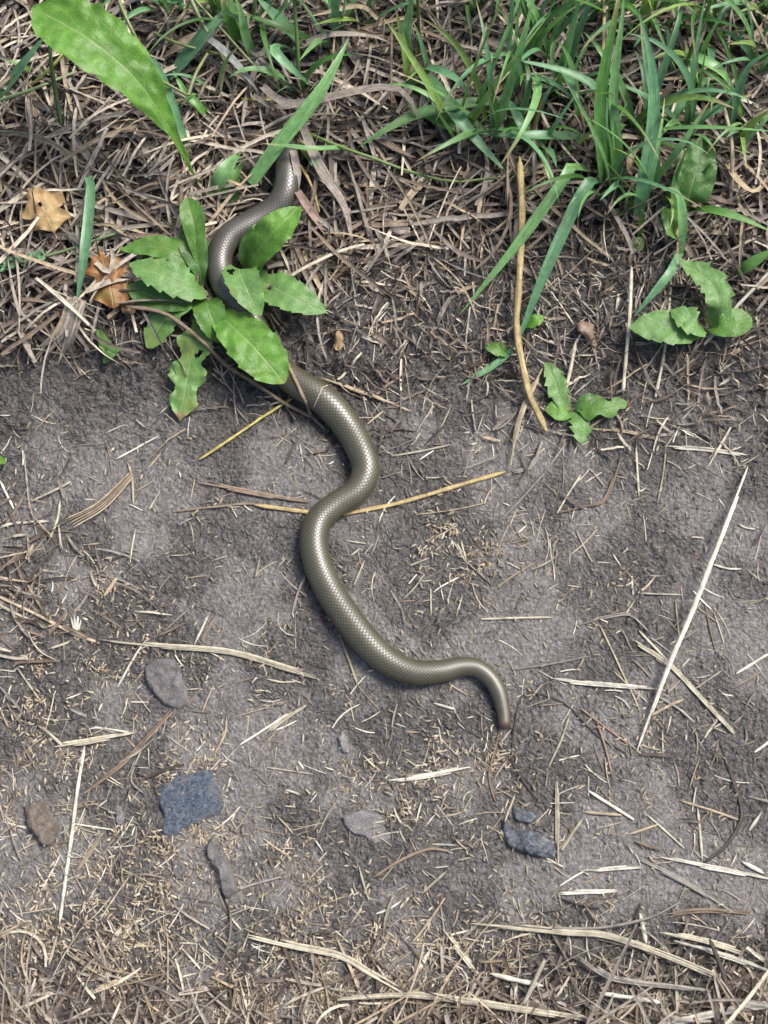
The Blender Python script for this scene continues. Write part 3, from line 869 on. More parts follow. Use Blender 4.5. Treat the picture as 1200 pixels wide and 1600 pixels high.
t7 = tuft(330, 150, 'grass tuft with kinked green culms behind the long arching leaf', 3, .04, .08)
for w_, ci, pts in [(25, 0, [(265, 122, .01), (300, 80, .03), (330, 45, .04), (362, 8, .045)]),
                    (22, 0, [(236, 92, .04), (255, 135, .035), (272, 180, .03), (288, 215, .016), (300, 240, .006)]),
                    (14, 1, [(335, 195, .002), (310, 165, .02), (290, 145, .025), (270, 110, .03)]),
                    (20, 1, [(375, 85, 0), (365, 50, .03), (350, 10, .05), (345, -15, .06)]),
                    (16, 2, [(405, 110, 0), (385, 60, .03), (375, 15, .05), (365, -10, .06)]),
                    (16, 2, [(395, 40, 0), (398, 20, .02), (402, -10, .04)])]:
    blade(t7, pts, w_, ci)
for pts, w_ in [([(218, 106, .035), (255, 128, .04), (294, 149, .036)], 7), ([(294, 149, .036), (306, 115, .038), (324, 84, .03)], 7), ([(240, 52, .03), (285, 70, .034), (345, 85, .02)], 6),
                ([(296, -5, .05), (318, 40, .04), (345, 85, .025), (360, 118, .012)], 8), ([(305, 0, .05), (350, 50, .04), (400, 105, .03), (442, 145, .01)], 5), ([(354, -10, .04), (355, 40, .03), (356, 90, .01)], 6),
                ([(185, 0, .05), (205, 45, .04), (225, 80, .03), (255, 115, .01)], 7)]:
    culm(t7, pts, w_, random.choice([(.20, .26, .08), (.15, .22, .06), (.24, .27, .12)]))
t8 = tuft(75, 130, 'sparse grass stems standing beneath the tip of the long arching leaf', 1, .04, .07)
culm(t8, [(103, 236, 0), (88, 150, .025), (80, 100, .045), (78, 55, .06)], 9, (.055, .10, .03))
blade(t8, [(-20, 165, .002), (15, 130, .02), (45, 90, .04), (72, 55, .05)], 20, 0)
culm(t8, [(140, 278, .01), (105, 238, .022), (60, 212, .02), (-10, 204, .01)], 4, (.20, .24, .15))
culm(t8, [(-10, 160, .012), (50, 140, .02), (120, 112, .012)], 7, (.20, .27, .12))
culm(t8, [(45, 138, .004), (80, 105, .02), (100, 82, .02)], 7, (.22, .26, .06))
t9 = tuft(141, 280, 'single blue green grass blade hanging down over the orange dead leaf', 0)
blade(t9, [(138, 276, .024), (142, 300, .028), (133, 390, .026), (119, 482, .010)], 17, 0, basew=.8)
culm(t9, [(140, 282, .022), (152, 300, .008), (160, 318, 0)], 4, (.16, .18, .1))
t10 = tuft(232, 352, 'long thin green weed stem with a frilly tip lying across the thatch', 0)
culm(t10, [(250, 348, .006), (180, 365, .014), (110, 388, .014), (40, 408, .012), (-20, 420, .008)], 6, (.20, .27, .13))
for k in range(22):
    x = random.uniform(-15, 75); y = 390 + (75 - x) * .27 + 8
    blade(t10, [(x, y, .012), (x - 8, y + random.choice([-7, 7]), .014), (x - 14 - random.random() * 6, y + random.choice([-12, 10]), .012)], 5, 0)
t11 = tuft(1085, 118, 'grass tuft with a tall yellow green stem and dark folded blades', 5, .05, .1)
culm(t11, [(1063, 128, 0), (1080, 80, .04), (1098, 35, .07), (1118, -20, .10)], 9, (.17, .26, .06))
for w_, ci, pts in [(19, 2, [(1060, 88, .02), (1090, 92, .04), (1125, 110, .04), (1150, 145, .02)]),
                    (16, 0, [(1055, 128, 0), (1048, 90, .03), (1042, 40, .05)]),
                    (15, 1, [(1068, 45, .02), (1055, 20, .04), (1045, -10, .06)]),
                    (18, 2, [(1130, 172, .004), (1100, 135, .02), (1080, 110, .02), (1070, 60, .03)]),
                    (24, 0, [(1030, 210, .0), (1050, 175, .015), (1075, 155, .02), (1090, 140, .02)])]:
    blade(t11, pts, w_, ci)
t12 = tuft(1150, 215, 'spreading grass tuft of thin bright blades beside the bent straw', 7, .05, .10, 6, 11)
for w_, ci, pts in [(15, 0, [(1130, 215, 0), (1145, 170, .03), (1170, 105, .06), (1205, 80, .07)]),
                    (14, 3, [(1155, 235, 0), (1170, 200, .025), (1205, 170, .04)]), (14, 1, [(1150, 230, 0), (1180, 190, .025), (1210, 180, .03)]),
                    (9, 2, [(1135, 88, 0), (1155, 60, .03), (1178, 35, .05)]),
                    (18, 1, [(1150, 430, .002), (1170, 415, .014), (1210, 388, .02)])]:
    blade(t12, pts, w_, ci)
for px, py, n, lb in [(800, 130, 8, 'dense dark tuft of narrow grass between the low tuft and the wiry stem'), (900, 40, 6, 'thin grass tuft growing behind the tall upright broad tuft'),
                      (1010, 60, 6, 'thin grass tuft crossed by a bent straw culm'), (1180, 30, 7, 'loose grass tuft beside the kinked straw above the spreading tuft'),
                      (740, 20, 6, 'loose grass tuft above the crossing blue green blades'), (560, 30, 3, 'few thin grass blades in pale thatch above the arched dead blade'),
                      (400, 60, 5, 'low grass tuft behind the kinked green culms'), (270, 20, 4, 'low grass tuft growing behind the long arching leaf'),
                      (720, 225, 4, 'few short dark blades under the crossing blue green blades'), (880, 150, 6, 'short dark grass tuft between the two tall tufts'),
                      (1180, 110, 5, 'short grass tuft right under the kinked straw'), (985, 215, 5, 'short shaded tuft at the foot of the tall upright blades'),
                      (1110, 60, 5, 'short grass tuft behind the tall yellow green stem'), (850, 95, 6, 'upright grass tuft whose blades part above the low stubby tuft'),
                      (770, 215, 4, 'short grass tuft under the horizontal blue green blade'), (1060, 215, 4, 'thin grass tuft shading the dark oval leaf'), (350, 30, 5, 'grass tuft of flat blades above the kinked culms'),
                      (965, 30, 6, 'grass tuft standing behind the tall upright tuft and the golden stalk'), (520, 70, 3, 'sparse grass tuft beside the tip of the broad pale blade')]:
    tuft(px, py, lb.replace(' right under', ' under'), n + 5, .06, .17, 6, 15)
for px, py in [(-120, 60), (-60, -60), (60, -80), (200, -90), (350, -110), (500, -90), (650, -80), (780, -70), (870, -90), (960, -70), (1060, -90), (1150, -60), (1260, 20), (1290, 140), (1270, 260), (1340, -60), (1330, 360), (-180, 220)]:
    tuft(px, py, 'green grass tuft growing in thatch farther up the bank', 6, .05, .12, 6, 12, group='grass tufts farther up the bank')

# ------------------------------------------------------------------ straws and dry stalks traced one by one
SC = dict(p=(.45, .405, .30), w=(.58, .545, .45), g=(.50, .385, .18), y=(.50, .415, .13), b=(.24, .18, .125), d=(.085, .070, .060), r=(.22, .15, .105), t=(.38, .31, .21), e=(.27, .245, .21))


MARKS = [(295, 1255, 'the blue stone'), (258, 1068, 'the rounded grey stone'), (65, 1285, 'the brown stone'), (348, 1355, 'the narrow stone sliver'), (575, 1295, 'the flat pale stone'), (825, 1310, 'the dark glassy stone'),
         (788, 1125, 'the tail tip of the snake'), (1080, 950, 'the propped straw'), (670, 775, 'the golden lying straw'), (280, 640, 'the ragged lobed leaf'), (893, 640, 'the seedling weed'), (40, 910, 'the clump of dead fibres'),
         (160, 785, 'the fan of brown stalks'), (330, 1015, 'the long split straw'), (660, 1210, 'the white straw bundle'), (500, 850, 'the lower bend of the snake'), (560, 720, 'the upper thick coil of the snake'), (630, 1045, 'the lower body of the snake'),
         (930, 1375, 'the two parallel white straws'), (1150, 1270, 'the dark curved wiry stem'), (1100, 705, 'the white straw on rough soil'), (450, 1475, 'the long bent straw'), (700, 1560, 'the longest split straw'),
         (900, 1455, 'the split straw bent in the middle'), (1080, 1540, 'the dark brown stub'), (150, 1155, 'the frayed straw'), (105, 1380, 'the thin straight straw'),
         (180, 110, 'the long arching leaf'), (70, 325, 'the tan lobed dead leaf'), (170, 430, 'the orange dead leaf'), (255, 440, 'the toothed rosette'), (450, 260, 'the hidden end of the snake'), (440, 450, 'the nibbled leaves'),
         (620, 150, 'the arched dead blade'), (700, 180, 'the crossing blue green blades'), (840, 240, 'the stubby brown stalk'), (950, 230, 'the tall upright tuft'), (1090, 265, 'the dark oval leaf'), (1080, 505, 'the flat toothed weed'),
         (810, 450, 'the golden kinked stalk'), (1120, 60, 'the kinked pale straw'), (1150, 200, 'the spreading tuft'), (540, 330, 'the broad grey dead blade'), (130, 520, 'the sheaf over the bank edge'), (320, 110, 'the kinked green culms'),
         (500, 110, 'the broad pale blade'), (640, 460, 'the bare patch of bank soil'), (1000, 320, 'the pale curved blades')]


def tone(c):
    m = sum(c[:3]) / 3; warm = c[0] - c[2]
    return 'white' if m > .5 else 'pale' if m > .36 else 'dark' if m < .11 else ('tan' if warm > .14 else 'brown' if warm > .085 else 'grey')


def near_what(x, y):
    return min(MARKS, key=lambda k: (k[0] - x) ** 2 + (k[1] - y) ** 2)[2]


def straw(pts, w, c='p', lift=0.0, strands=1, label=None, name='straw', group=None, flatn=.45, over=False, kink=False):
    """a dry stalk on the ground; pts (x, y) or (x, y, height)"""
    pts = [(*p, lift) if len(p) == 2 else p for p in pts]
    a = np.array(pts, float)
    L = np.abs(np.diff(a[:, :2], axis=0)).sum()
    n = int(np.clip(L / 10, 6, 26))
    base = P(a[:, 0], a[:, 1], 0)
    B_ = np.concatenate([base, a[:, 2:3]], 1)
    if kink:                                                  # straight between its joints
        n = 26; q2 = np.r_[0, np.cumsum(np.linalg.norm(np.diff(B_[:, :2], axis=0), axis=1))]
        S = np.stack([np.interp(np.linspace(0, q2[-1], n), q2, B_[:, k_]) for k_ in range(4)], -1)
    else:
        S = spline(B_, n)
    g = height(S[:, 0], S[:, 1])
    k = 5
    g = np.convolve(np.pad(g, k // 2, mode='edge'), np.ones(k) / k, 'valid')
    C = np.stack([S[:, 0], S[:, 1], g + S[:, 3] + w * PXM * .5 * flatn + .0006], -1)
    if over:                                                  # lies across the snake
        d = np.linalg.norm(C[:, None, :2] - SXY[None], axis=-1); j = d.argmin(1); dm = d.min(1); r_ = SRAD[j]
        top = body[j, 2] + .88 * np.sqrt(np.clip(r_ ** 2 - dm ** 2, 0, None)) + .001
        C[:, 2] = np.where(dm < r_, np.maximum(C[:, 2], top), C[:, 2])
    strands = strands + (1 if strands > 1 else 0)
    Vs, Fs, Cs, Us = [], [], [], []
    off = 0
    dep = ((C - CAM) @ FWD) / FPX
    for q_ in range(strands):
        Cq = C.copy()
        ww = w * dep.mean() * (.42 if strands == 1 else .52 / strands ** .75)
        if strands > 1:
            sd = unit(np.cross(unit(np.gradient(C, axis=0)), np.array([0, 0, 1.0])))
            o_ = (q_ / (strands - 1) - .5) * w * dep.mean() * .62
            fan = np.linspace(random.uniform(.4, 1.5), random.uniform(.4, 1.5), n)[:, None]
            Cq = Cq + sd * o_ * fan
            Cq[:, 2] += random.uniform(0, .0008)
            i0, i1 = (0, n) if q_ == strands // 2 else (random.randint(0, n // 3), n - random.randint(0, n // 3))
            Cq = Cq[i0:i1]
        m = len(Cq)
        if m < 3:
            continue
        prof = np.ones(m); prof[0] *= random.uniform(.1, .6); prof[-1] *= random.uniform(.1, .6)
        prof *= 1 + .12 * np.sin(np.arange(m) * 1.7 + random.random() * 6)
        v_, f_2, c_2, u_ = tube(Cq, ww * prof, ww * prof * flatn, 6, np.array(SC[c]) * random.uniform(.62, 1.2))
        Vs.append(v_); Fs.append(f_2 + off); Cs.append(c_2); Us.append(u_); off += len(v_)
    return mk(name, np.vstack(Vs), np.vstack(Fs), M_STRAW, col=np.vstack(Cs), uv=np.vstack(Us), smooth=True,
              label=label or f"{'thin' if w < 3.5 else 'flat' if w > 6 else 'slim'} {tone(SC[c])} {'stub of straw' if L < 26 else 'short straw'} on the dirt near {near_what(a[:, 0].mean(), a[:, 1].mean())}", category='straw', **({'group': group} if group else ({} if label else {'group': 'short straws scattered on the dirt path'})))


straw([(157, 1000), (240, 1009), (356, 1019), (450, 1046), (495, 1058)], 10, 'p', strands=4, label='long pale split straw lying above the rounded grey stone')
straw([(1166, 732, .002), (1120, 845, .012), (1075, 960, .015), (1040, 1045, .009), (995, 1172, .0)], 9, 'w', strands=2, label='long straight pale straw propped up off the dirt, casting a shadow')
straw([(990, 1001), (1047, 1040), (1095, 1090), (1147, 1147)], 8, 'p', strands=2, label='split straw crossing under the propped straight straw')
straw([(998, 986), (1044, 1035)], 5, 'p', label='thin straw lying along the split straw under the propped one')
straw([(860, 1060), (905, 1067), (1040, 1078)], 9, 'w', strands=3, label='white frayed straw ending under the propped straight straw')
straw([(133, 1164), (117, 1270), (112, 1310), (94, 1441)], 7, 'w', label='long thin straight pale straw beside the brown stone')
straw([(90, 1460), (77, 1507)], 6, 'p', label='short straw continuing the line of the thin straight straw')
straw([(86, 1167), (140, 1158), (212, 1145)], 10, 'p', strands=3, label='frayed pale straw lying across the top of the thin straight straw')
straw([(144, 1150), (145, 1137), (210, 1146)], 4, 'w', label='thin bent white straw sliver above the frayed straw')
straw([(56, 1130), (76, 1145), (98, 1166)], 6, 'p')
straw([(128, 1242), (188, 1198), (230, 1155), (270, 1111)], 9, 'b', strands=3, label='brown shredded stalk slanting below the rounded grey stone')
straw([(608, 1220), (660, 1214), (734, 1199)], 10, 'w', strands=4, label='white shredded straw bundle on smooth dirt below the snake tail')
straw([(659, 1396), (698, 1361)], 5, 'p'); straw([(625, 1419), (640, 1400)], 5, 'p')
straw([(415, 1199), (490, 1210)], 3, 'p')
straw([(584, 1371), (621, 1347), (668, 1327), (700, 1330)], 6, 'b', label='curved brown stalk on smooth dirt below the flat pale stone')
straw([(649, 1524), (672, 1484)], 8, 'w'); straw([(692, 1452), (720, 1488), (749, 1524)], 8, 'p', strands=2)
straw([(700, 1462), (732, 1454)], 4, 'w'); straw([(688, 1412), (693, 1470), (672, 1518)], 3, 'p')
straw([(388, 1460), (460, 1478), (531, 1494), (580, 1522), (629, 1550)], 10, 'p', strands=3, label='long bent pale straw at the edge of the straw litter', lift=.002)
straw([(515, 1545), (560, 1550)], 6, 'p')
straw([(527, 1561), (625, 1553), (720, 1562), (812, 1576), (870, 1585), (975, 1604)], 11, 'p', strands=3, label='longest split straw lying across the straw litter', lift=.005)
straw([(734, 1443), (810, 1450), (889, 1458), (945, 1462), (1030, 1490), (1125, 1529)], 11, 'p', strands=4, label='long split straw bent in the middle bordering the straw litter', lift=.003)
straw([(997, 1343), (1069, 1379), (1147, 1427)], 7, 'e', strands=2, label='grey split straw slanting into the straw litter')
straw([(1031, 1339), (1106, 1354), (1210, 1374)], 9, 'w', strands=3, label='white split straw lying above the straw litter')
straw([(1159, 1347), (1196, 1366)], 8, 'w')
straw([(904, 1361), (1001, 1354)], 7, 'w', strands=2, label='upper of two short white straws lying parallel on smooth dirt')
straw([(874, 1394), (964, 1393)], 8, 'w', strands=3, label='lower of two short white straws lying parallel on smooth dirt')
straw([(870, 1221), (871, 1290), (872, 1352)], 7, 'p', strands=2, label='straight pale straw standing beside the dark glassy stone')
straw([(911, 1277), (876, 1330)], 6, 'p'); straw([(919, 1236), (990, 1281)], 6, 'w'); straw([(814, 1319), (881, 1356)], 4, 'p')
straw([(911, 1269), (971, 1274)], 6, 't'); straw([(1061, 1251), (1110, 1266), (1153, 1281)], 5, 't'); straw([(1089, 1262), (1097, 1347)], 5, 'p')
straw([(1011, 1274), (1069, 1326)], 4, 'p'); straw([(982, 1304), (1027, 1289)], 5, 't'); straw([(1170, 1298), (1189, 1270)], 6, 'w')
straw([(999, 1427), (1009, 1474)], 9, 'w'); straw([(1029, 1457), (1090, 1468), (1155, 1487)], 8, 'p', strands=2, lift=.003)
straw([(1050, 1470), (1120, 1490), (1205, 1519)], 9, 'w', strands=2, lift=.005, label='pale straw pointing up out of the straw litter by the dark stub')
straw([(765, 1521), (805, 1531), (847, 1540)], 9, 'w', lift=.004); straw([(849, 1499), (817, 1568)], 8, 'p', lift=.007)
straw([(934, 1551), (1031, 1566)], 8, 'w', lift=.007); straw([(900, 1491), (940, 1520), (975, 1532), (1099, 1547)], 9, 'e', strands=3, lift=.005, label='grey bent straw blade in the straw litter')
straw([(1102, 1467, .012), (1120, 1510, .010), (1136, 1555, .006)], 9, 'd', label='dark brown stub standing out of the straw litter')
straw([(1009, 1604), (1080, 1588), (1144, 1574), (1210, 1566)], 11, 'w', strands=2, lift=.008, label='thick pale straw along the margin of the straw litter')
straw([(1040, 1428), (1100, 1422), (1170, 1428)], 8, 'b', strands=3, label='brown shredded stalk lying above the straw litter')
straw([(860, 1450), (935, 1450), (1010, 1435), (1060, 1410)], 5, 'e', strands=2, label='thin curved grey blade over the bent split straw', lift=.004)
straw([(1121, 1150), (1147, 1225), (1159, 1270), (1150, 1298), (1129, 1326), (1099, 1347)], 5, 'd', strands=2, name='dry_stem', label='dark curved wiry stem bending through the short straws')
straw([(977, 1177), (930, 1147), (883, 1100), (830, 1083), (810, 1100), (800, 1173), (806, 1202), (851, 1259), (905, 1268)], 3.4, 'd', name='dry_stem', label='thin dark looping stem beside the tail of the snake')
straw([(781, 1141), (772, 1175), (764, 1208), (768, 1235), (775, 1254)], 4.5, 'r', label='thin reddish stem leading down from the tail tip of the snake')
straw([(1043, 698), (1105, 703), (1167, 712)], 7, 'w', strands=2, label='straight white straw on rough soil above the propped straw')
straw([(923, 670), (985, 678), (1043, 693)], 4, 't', strands=2, label='thin straw running into the white straw below the seedling weed')
straw([(984, 425, .008), (980, 520, .006), (973, 617, .001)], 7, 'p', label='upright pale straw between the seedling weed and the flat toothed weed')
straw([(898, 537), (890, 580), (880, 623, .008)], 7, 'p', label='short pale straw crossing the seedling weed', lift=.006)
straw([(1047, 440), (1037, 550), (1023, 623)], 6, 'p', label='pale straw passing under the flat toothed weed', lift=.002)
straw([(1205, 428, .014), (1150, 485, .014), (1097, 545, .006)], 7, 'w', label='pale straw lying across the flat toothed weed')
straw([(808, 265, .02), (812, 350, .02), (809, 437, .016), (804, 513, .012), (807, 548, .012), (824, 627, .012), (853, 677, .002)], 13, 'g', label='long golden straw stalk with a kink hanging down the bank', kink=True)
straw([(846, 580, .004), (812, 656, .007), (795, 738, .003)], 9, 't', strands=2, label='tan straw crossing beneath the golden kinked stalk')
straw([(800, 738), (830, 728), (846, 690)], 9, 'e', strands=2, label='withered leaf sheath at the joint of the golden lying straw')
straw([(790, 738), (735, 754), (672, 773), (600, 792), (520, 806), (479, 801), (398, 790)], 8.5, 'g', label='golden straw lying on the dirt passing under the snake')
straw([(311, 755), (380, 768), (450, 781), (483, 785)], 8, 'b', strands=3, label='brown shredded stalk reaching the bend of the snake')
straw([(274, 800), (340, 792), (394, 788), (450, 797)], 5, 'b', label='thin brown stalk under the golden straw tip')
straw([(312, 720), (360, 688), (416, 650), (458, 625)], 5.5, 'y', label='thin yellow straw lying on dark soil below the rosette', lift=.002)
straw([(205, 498, .022), (267, 513, .024), (320, 550, .022), (355, 580, .014), (400, 607, .008), (450, 635, .004), (492, 655, .001)], 8, 'b', label='long brown stalk arching below the rosette towards the snake')
straw([(446, 560), (452, 585), (466, 616), (480, 640), (509, 672)], 7, 'b', over=True, label='brown dead blade draped across the snake below the big leaf')
straw([(492, 650), (500, 640), (508, 622), (520, 618), (532, 624)], 1.8, 'p', over=True, label='hair thin pale fibre looped across the back of the snake')
straw([(502, 592), (560, 612), (600, 628), (644, 645)], 7, 't', strands=2, label='tan split straw on the soil leading away from the snake')
straw([(0, 751), (22, 796)], 5, 'w'); straw([(37, 706), (45, 781), (52, 810), (58, 837)], 4, 'e', name='dry_stem', label='thin grey stem on dirt above the clump of dead fibres')
straw([(94, 783), (90, 812), (75, 849)], 5, 'p'); straw([(-5, 828), (19, 819), (77, 815)], 6, 'w', label='white bent straw above the clump of dead fibres')
for k in range(5):
    straw([(105 + k * 3, 819 + k * 4 - 8), (150 + k * 4, 788 + k * 2), (206 + k, 736 + k * 3)], 3.2, 'b' if k % 2 else 't', lift=.001 * k, label='thin brown stalk in the fan of stalks on the dirt', group='fan of thin brown stalks')
straw([(199, 722), (206, 745), (209, 790)], 5, 't'); straw([(213, 768), (240, 752)], 4, 'p'); straw([(233, 797), (250, 768)], 4, 'p')
straw([(184, 1074), (205, 1035), (227, 1002)], 4.5, 'w'); straw([(304, 1008), (326, 961)], 4.5, 'w')
straw([(-5, 931), (60, 962), (116, 991), (157, 1006)], 6, 't', label='long straw leading from the fibre clump to the split straw'); straw([(-5, 944), (71, 982)], 6, 'p')
straw([(75, 1015), (105, 1005), (112, 1000)], 5, 'p'); straw([(28, 1045), (45, 1070), (65, 1098)], 4, 'p')
for dx, dy in ((-8, -30), (-3, -34), (3, -32), (8, -26)):
    straw([(119, 995), (119 + dx, 995 + dy)], 5, 'w', label='pale husk tip in the little fan above the split straw', group='little fan of husk tips')
straw([(531, 992), (559, 1071)], 5.5, 't'); straw([(456, 962), (466, 925), (479, 899)], 5, 'e'); straw([(415, 1146), (447, 1122), (479, 1101)], 6, 'p', strands=2)
straw([(677, 1099), (711, 1109)], 5, 'w'); straw([(800, 1047), (860, 1038), (923, 1025)], 4.5, 'e'); straw([(752, 968), (862, 965)], 4.5, 'p')
straw([(937, 977), (962, 1030), (1000, 1113)], 3.5, 't'); straw([(1000, 927), (1067, 930)], 3.5, 'p'); straw([(1150, 1053), (1205, 1019)], 5.5, 'w'); straw([(1178, 1176), (1205, 1157)], 5.5, 'w')
straw([(870, 803), (888, 772), (907, 743)], 4, 'p'); straw([(993, 700), (996, 740), (998, 777)], 4.5, 'p'); straw([(1040, 700), (1035, 745), (1027, 787)], 3.5, 't')
straw([(970, 715), (960, 745), (943, 783), (915, 792), (870, 803)], 6, 'b', strands=2, label='curved brown stalk on rough soil below the seedling weed')
straw([(905, 977), (950, 965), (985, 962), (1012, 985)], 5, 'e', strands=2, label='bent grey straw sliver near the crossing straws')
straw([(1065, 1000), (1093, 982)], 5, 'e'); straw([(1085, 1077), (1129, 1047)], 3, 'p'); straw([(1163, 1107), (1180, 1080)], 4, 'e'); straw([(1097, 905), (1108, 895)], 4, 'w')
straw([(1018, 1118), (1045, 1103), (1068, 1093)], 6, 't'); straw([(1030, 1090), (1060, 1108), (1085, 1130)], 5, 'e'); straw([(908, 1108), (950, 1140), (985, 1165)], 4, 'r')
straw([(780, 815), (810, 785), (850, 740)], 5, 'e', label='grey stalk below the joint of the golden lying straw')
straw([(650, 805), (720, 795), (765, 785)], 3, 't'); straw([(540, 845), (572, 850)], 3, 'p')
straw([(553, 915), (570, 875)], 4, 'p'); straw([(640, 885), (670, 873)], 4, 'p'); straw([(720, 845), (728, 875)], 4, 'p')
straw([(120, 1360), (140, 1335), (162, 1303)], 6, 't', strands=2); straw([(190, 1358), (240, 1382)], 3.5, 'p'); straw([(245, 1434), (275, 1490)], 3.5, 't')
straw([(348, 1400), (390, 1384), (440, 1370)], 4.5, 'e'); straw([(225, 1240), (205, 1218), (222, 1170)], 4, 'e'); straw([(375, 1164), (410, 1142), (450, 1115)], 4, 'w')
straw([(335, 1180), (352, 1145), (354, 1120)], 5, 't'); straw([(135, 1250), (160, 1262), (222, 1290)], 3, 'e'); straw([(70, 1322), (118, 1312)], 4, 'b')

# dead blades and stalks seen singly on top of the thatch
def dry(pts, w, col, label=None, group=None, twist=0.6, fold=.35, name='dead_grass_strand'):
    o = blade(None, pts, w, 0, name=name, mat=M_DRY, col=col, basew=.8, tipw=.12, twist=twist, fold=fold)
    o['label'] = label or f'{tone(col)} dead grass blade lying over the thatch near {near_what(pts[0][0], pts[0][1])}'
    o['category'] = 'dry grass'
    if not label:
        o['group'] = 'dead grass blades on the thatch'
    elif group:
        o['group'] = group
    return o


DG, DB, DP, DK, DT = (.27, .235, .195), (.19, .145, .108), (.50, .44, .34), (.080, .062, .050), (.36, .285, .19)
dry([(410, 135, .02), (440, 160, .03), (473, 163, .036), (540, 147, .045), (613, 140, .046), (647, 167, .036), (663, 233, .008)], 16, DG, 'long arched dead blade curling over above the thin green stem', twist=.2)
dry([(560, 205, .006), (587, 217, .014), (630, 240, .016), (656, 248, .006)], 15, DB, 'brown dead blade below the arched dead blade')
dry([(472, 195, .024), (500, 265, .022), (538, 325, .018), (552, 395, .008)], 17, DG, 'broad grey dead blade hanging beside the snake')
dry([(465, 300, .020), (490, 340, .014), (532, 395, .004)], 15, (.27, .19, .155), 'pinkish brown dead blade leaning against the snake')
dry([(458, 235, .026), (464, 270, .024), (464, 305, .012)], 13, DG, 'short grey dead blade resting along the edge of the snake')
dry([(395, 150, .02), (430, 168, .022), (470, 165, .02), (480, 150, .014)], 11, DG, 'grey striped dead blade looped by the broad pale blade')
dry([(325, 60, .04), (350, 80, .036), (385, 120, .03), (410, 155, .012)], 14, (.20, .21, .20), 'grey weathered folded blade among the kinked culms')
dry([(135, 455, .018), (170, 442, .022), (205, 436, .018)], 12, DP, 'pale dry blade lying across the orange dead leaf')
dry([(150, 410, .02), (170, 425, .024), (178, 405, .022), (172, 385, .012)], 10, DP, 'curled dry blade hooked over the orange dead leaf')
dry([(500, 60, .02), (470, 72, .028), (520, 52, .03), (590, 60, .03), (625, 80, .01)], 14, DG, 'grey arched dead blade in pale thatch above the other arch')
dry([(590, 30, .03), (560, 10, .03), (480, 30, .03)], 8, DT)
dry([(330, 50, .02), (290, 65, .024), (255, 90, .01)], 15, DT)
dry([(1040, 265, .012), (1062, 248, .026), (1098, 220, .02)], 15, DP, 'pale torn dead blade lying over the dark oval leaf')
dry([(1130, 240, .004), (1150, 280, .02), (1180, 300, .02), (1205, 270, .01)], 12, DT)
dry([(1050, 130, .03), (1030, 165, .026), (1000, 220, .012)], 12, DK, 'dark brown withered sheath under the tall yellow green stem')
dry([(1010, 230, .004), (990, 235, .022), (982, 260, .022), (990, 280, .006)], 12, DT, 'curled tan dead blade between the tall tufts')
for pts, w_, c_2, lb in [([(930, 30, .05), (930, 140, .04), (930, 258, .004)], 7, 'g', 'straight tan stalk standing among the tall upright blades'),
                         ([(975, 72, .03), (1050, 52, .04), (1120, 32, .05), (1160, 82, .04), (1205, 135, .02)], 6, 't', 'long pale straw kinked sharply over the grass tufts'),
                         ([(795, 154, .03), (860, 148, .03), (920, 138, .02)], 4, 'p', 'thin pale straw lying level through the low grass tuft'),
                         ([(955, 150, .01), (1040, 145, .02), (1130, 138, .01)], 8, 't', 'flat tan straw behind the tall grass tufts'),
                         ([(1118, 200, .03), (1130, 260, .028), (1138, 330, .004)], 8, 't', 'bent tan stalk hanging over the dark oval leaf'),
                         ([(1135, -5, .03), (1130, 80, .02), (1126, 165, .006)], 5, 'p', 'thin upright pale straw above the spreading tuft'),
                         ([(905, -5, .03), (940, 40, .02), (960, 62, .01)], 7, 'g', 'short golden stalk behind the tall upright tuft'),
                         ([(758, 60, .02), (748, 95, .018), (740, 122, .006)], 6, 'p', 'pale stub of straw above the crossing blue green blades'),
                         ([(675, 40, .01), (690, 70, .014), (700, 105, .004)], 7, 't', 'tan straw stub in the pale thatch'),
                         ([(682, 262, .012), (664, 315, .010), (646, 368, .004)], 5, 'p', 'pale straw slanting down below the thin green stem'),
                         ([(612, 60, .02), (611, 140, .02), (612, 182, .0)], 5, 'b', 'thin brown upright stalk under the arched dead blade'),
                         ([(700, 30, .014), (745, 20, .02), (790, 15, .02)], 8, 't', 'flat tan straw at the head of the pale thatch'),
                         ([(176, 326, .008), (205, 322, .010), (224, 320, .008)], 4, 'y', 'short yellow straw bit near the small upright leaves'),
                         ([(380, 171, .014), (402, 171, .014), (426, 171, .012)], 5, 'y', 'short bright yellow straw bit beside the broad pale blade'),
                         ([(310, 242, .010), (328, 215, .014), (345, 190, .010)], 5, 'p', 'short pale straw by the tall leaf stem'),
                         ([(350, 336, .008), (400, 326, .012), (425, 332, .010)], 3, 'p', 'thin pale straw touching the snake near its upper bend'),
                         ([(470, 270, .012), (488, 300, .012), (500, 340, .004)], 6, 'g', 'golden stalk under the broad grey dead blade')]:
    straw(pts, w_, c_2, label=lb)
for k in range(10):
    x0, y0 = 125 - k * 2.6 + random.gauss(0, 2), 470 + random.gauss(0, 6)
    dry([(x0 + 8, y0, .018), (x0 - 6, y0 + 45, .014), (x0 - 18 - k * 3.2, y0 + 90 + random.gauss(0, 8), .003)], random.uniform(6, 10), random.choice([DP, DG, DT]), 'pale dead blade in the sheaf hanging over the bank edge', 'sheaf over the bank edge', twist=.2)

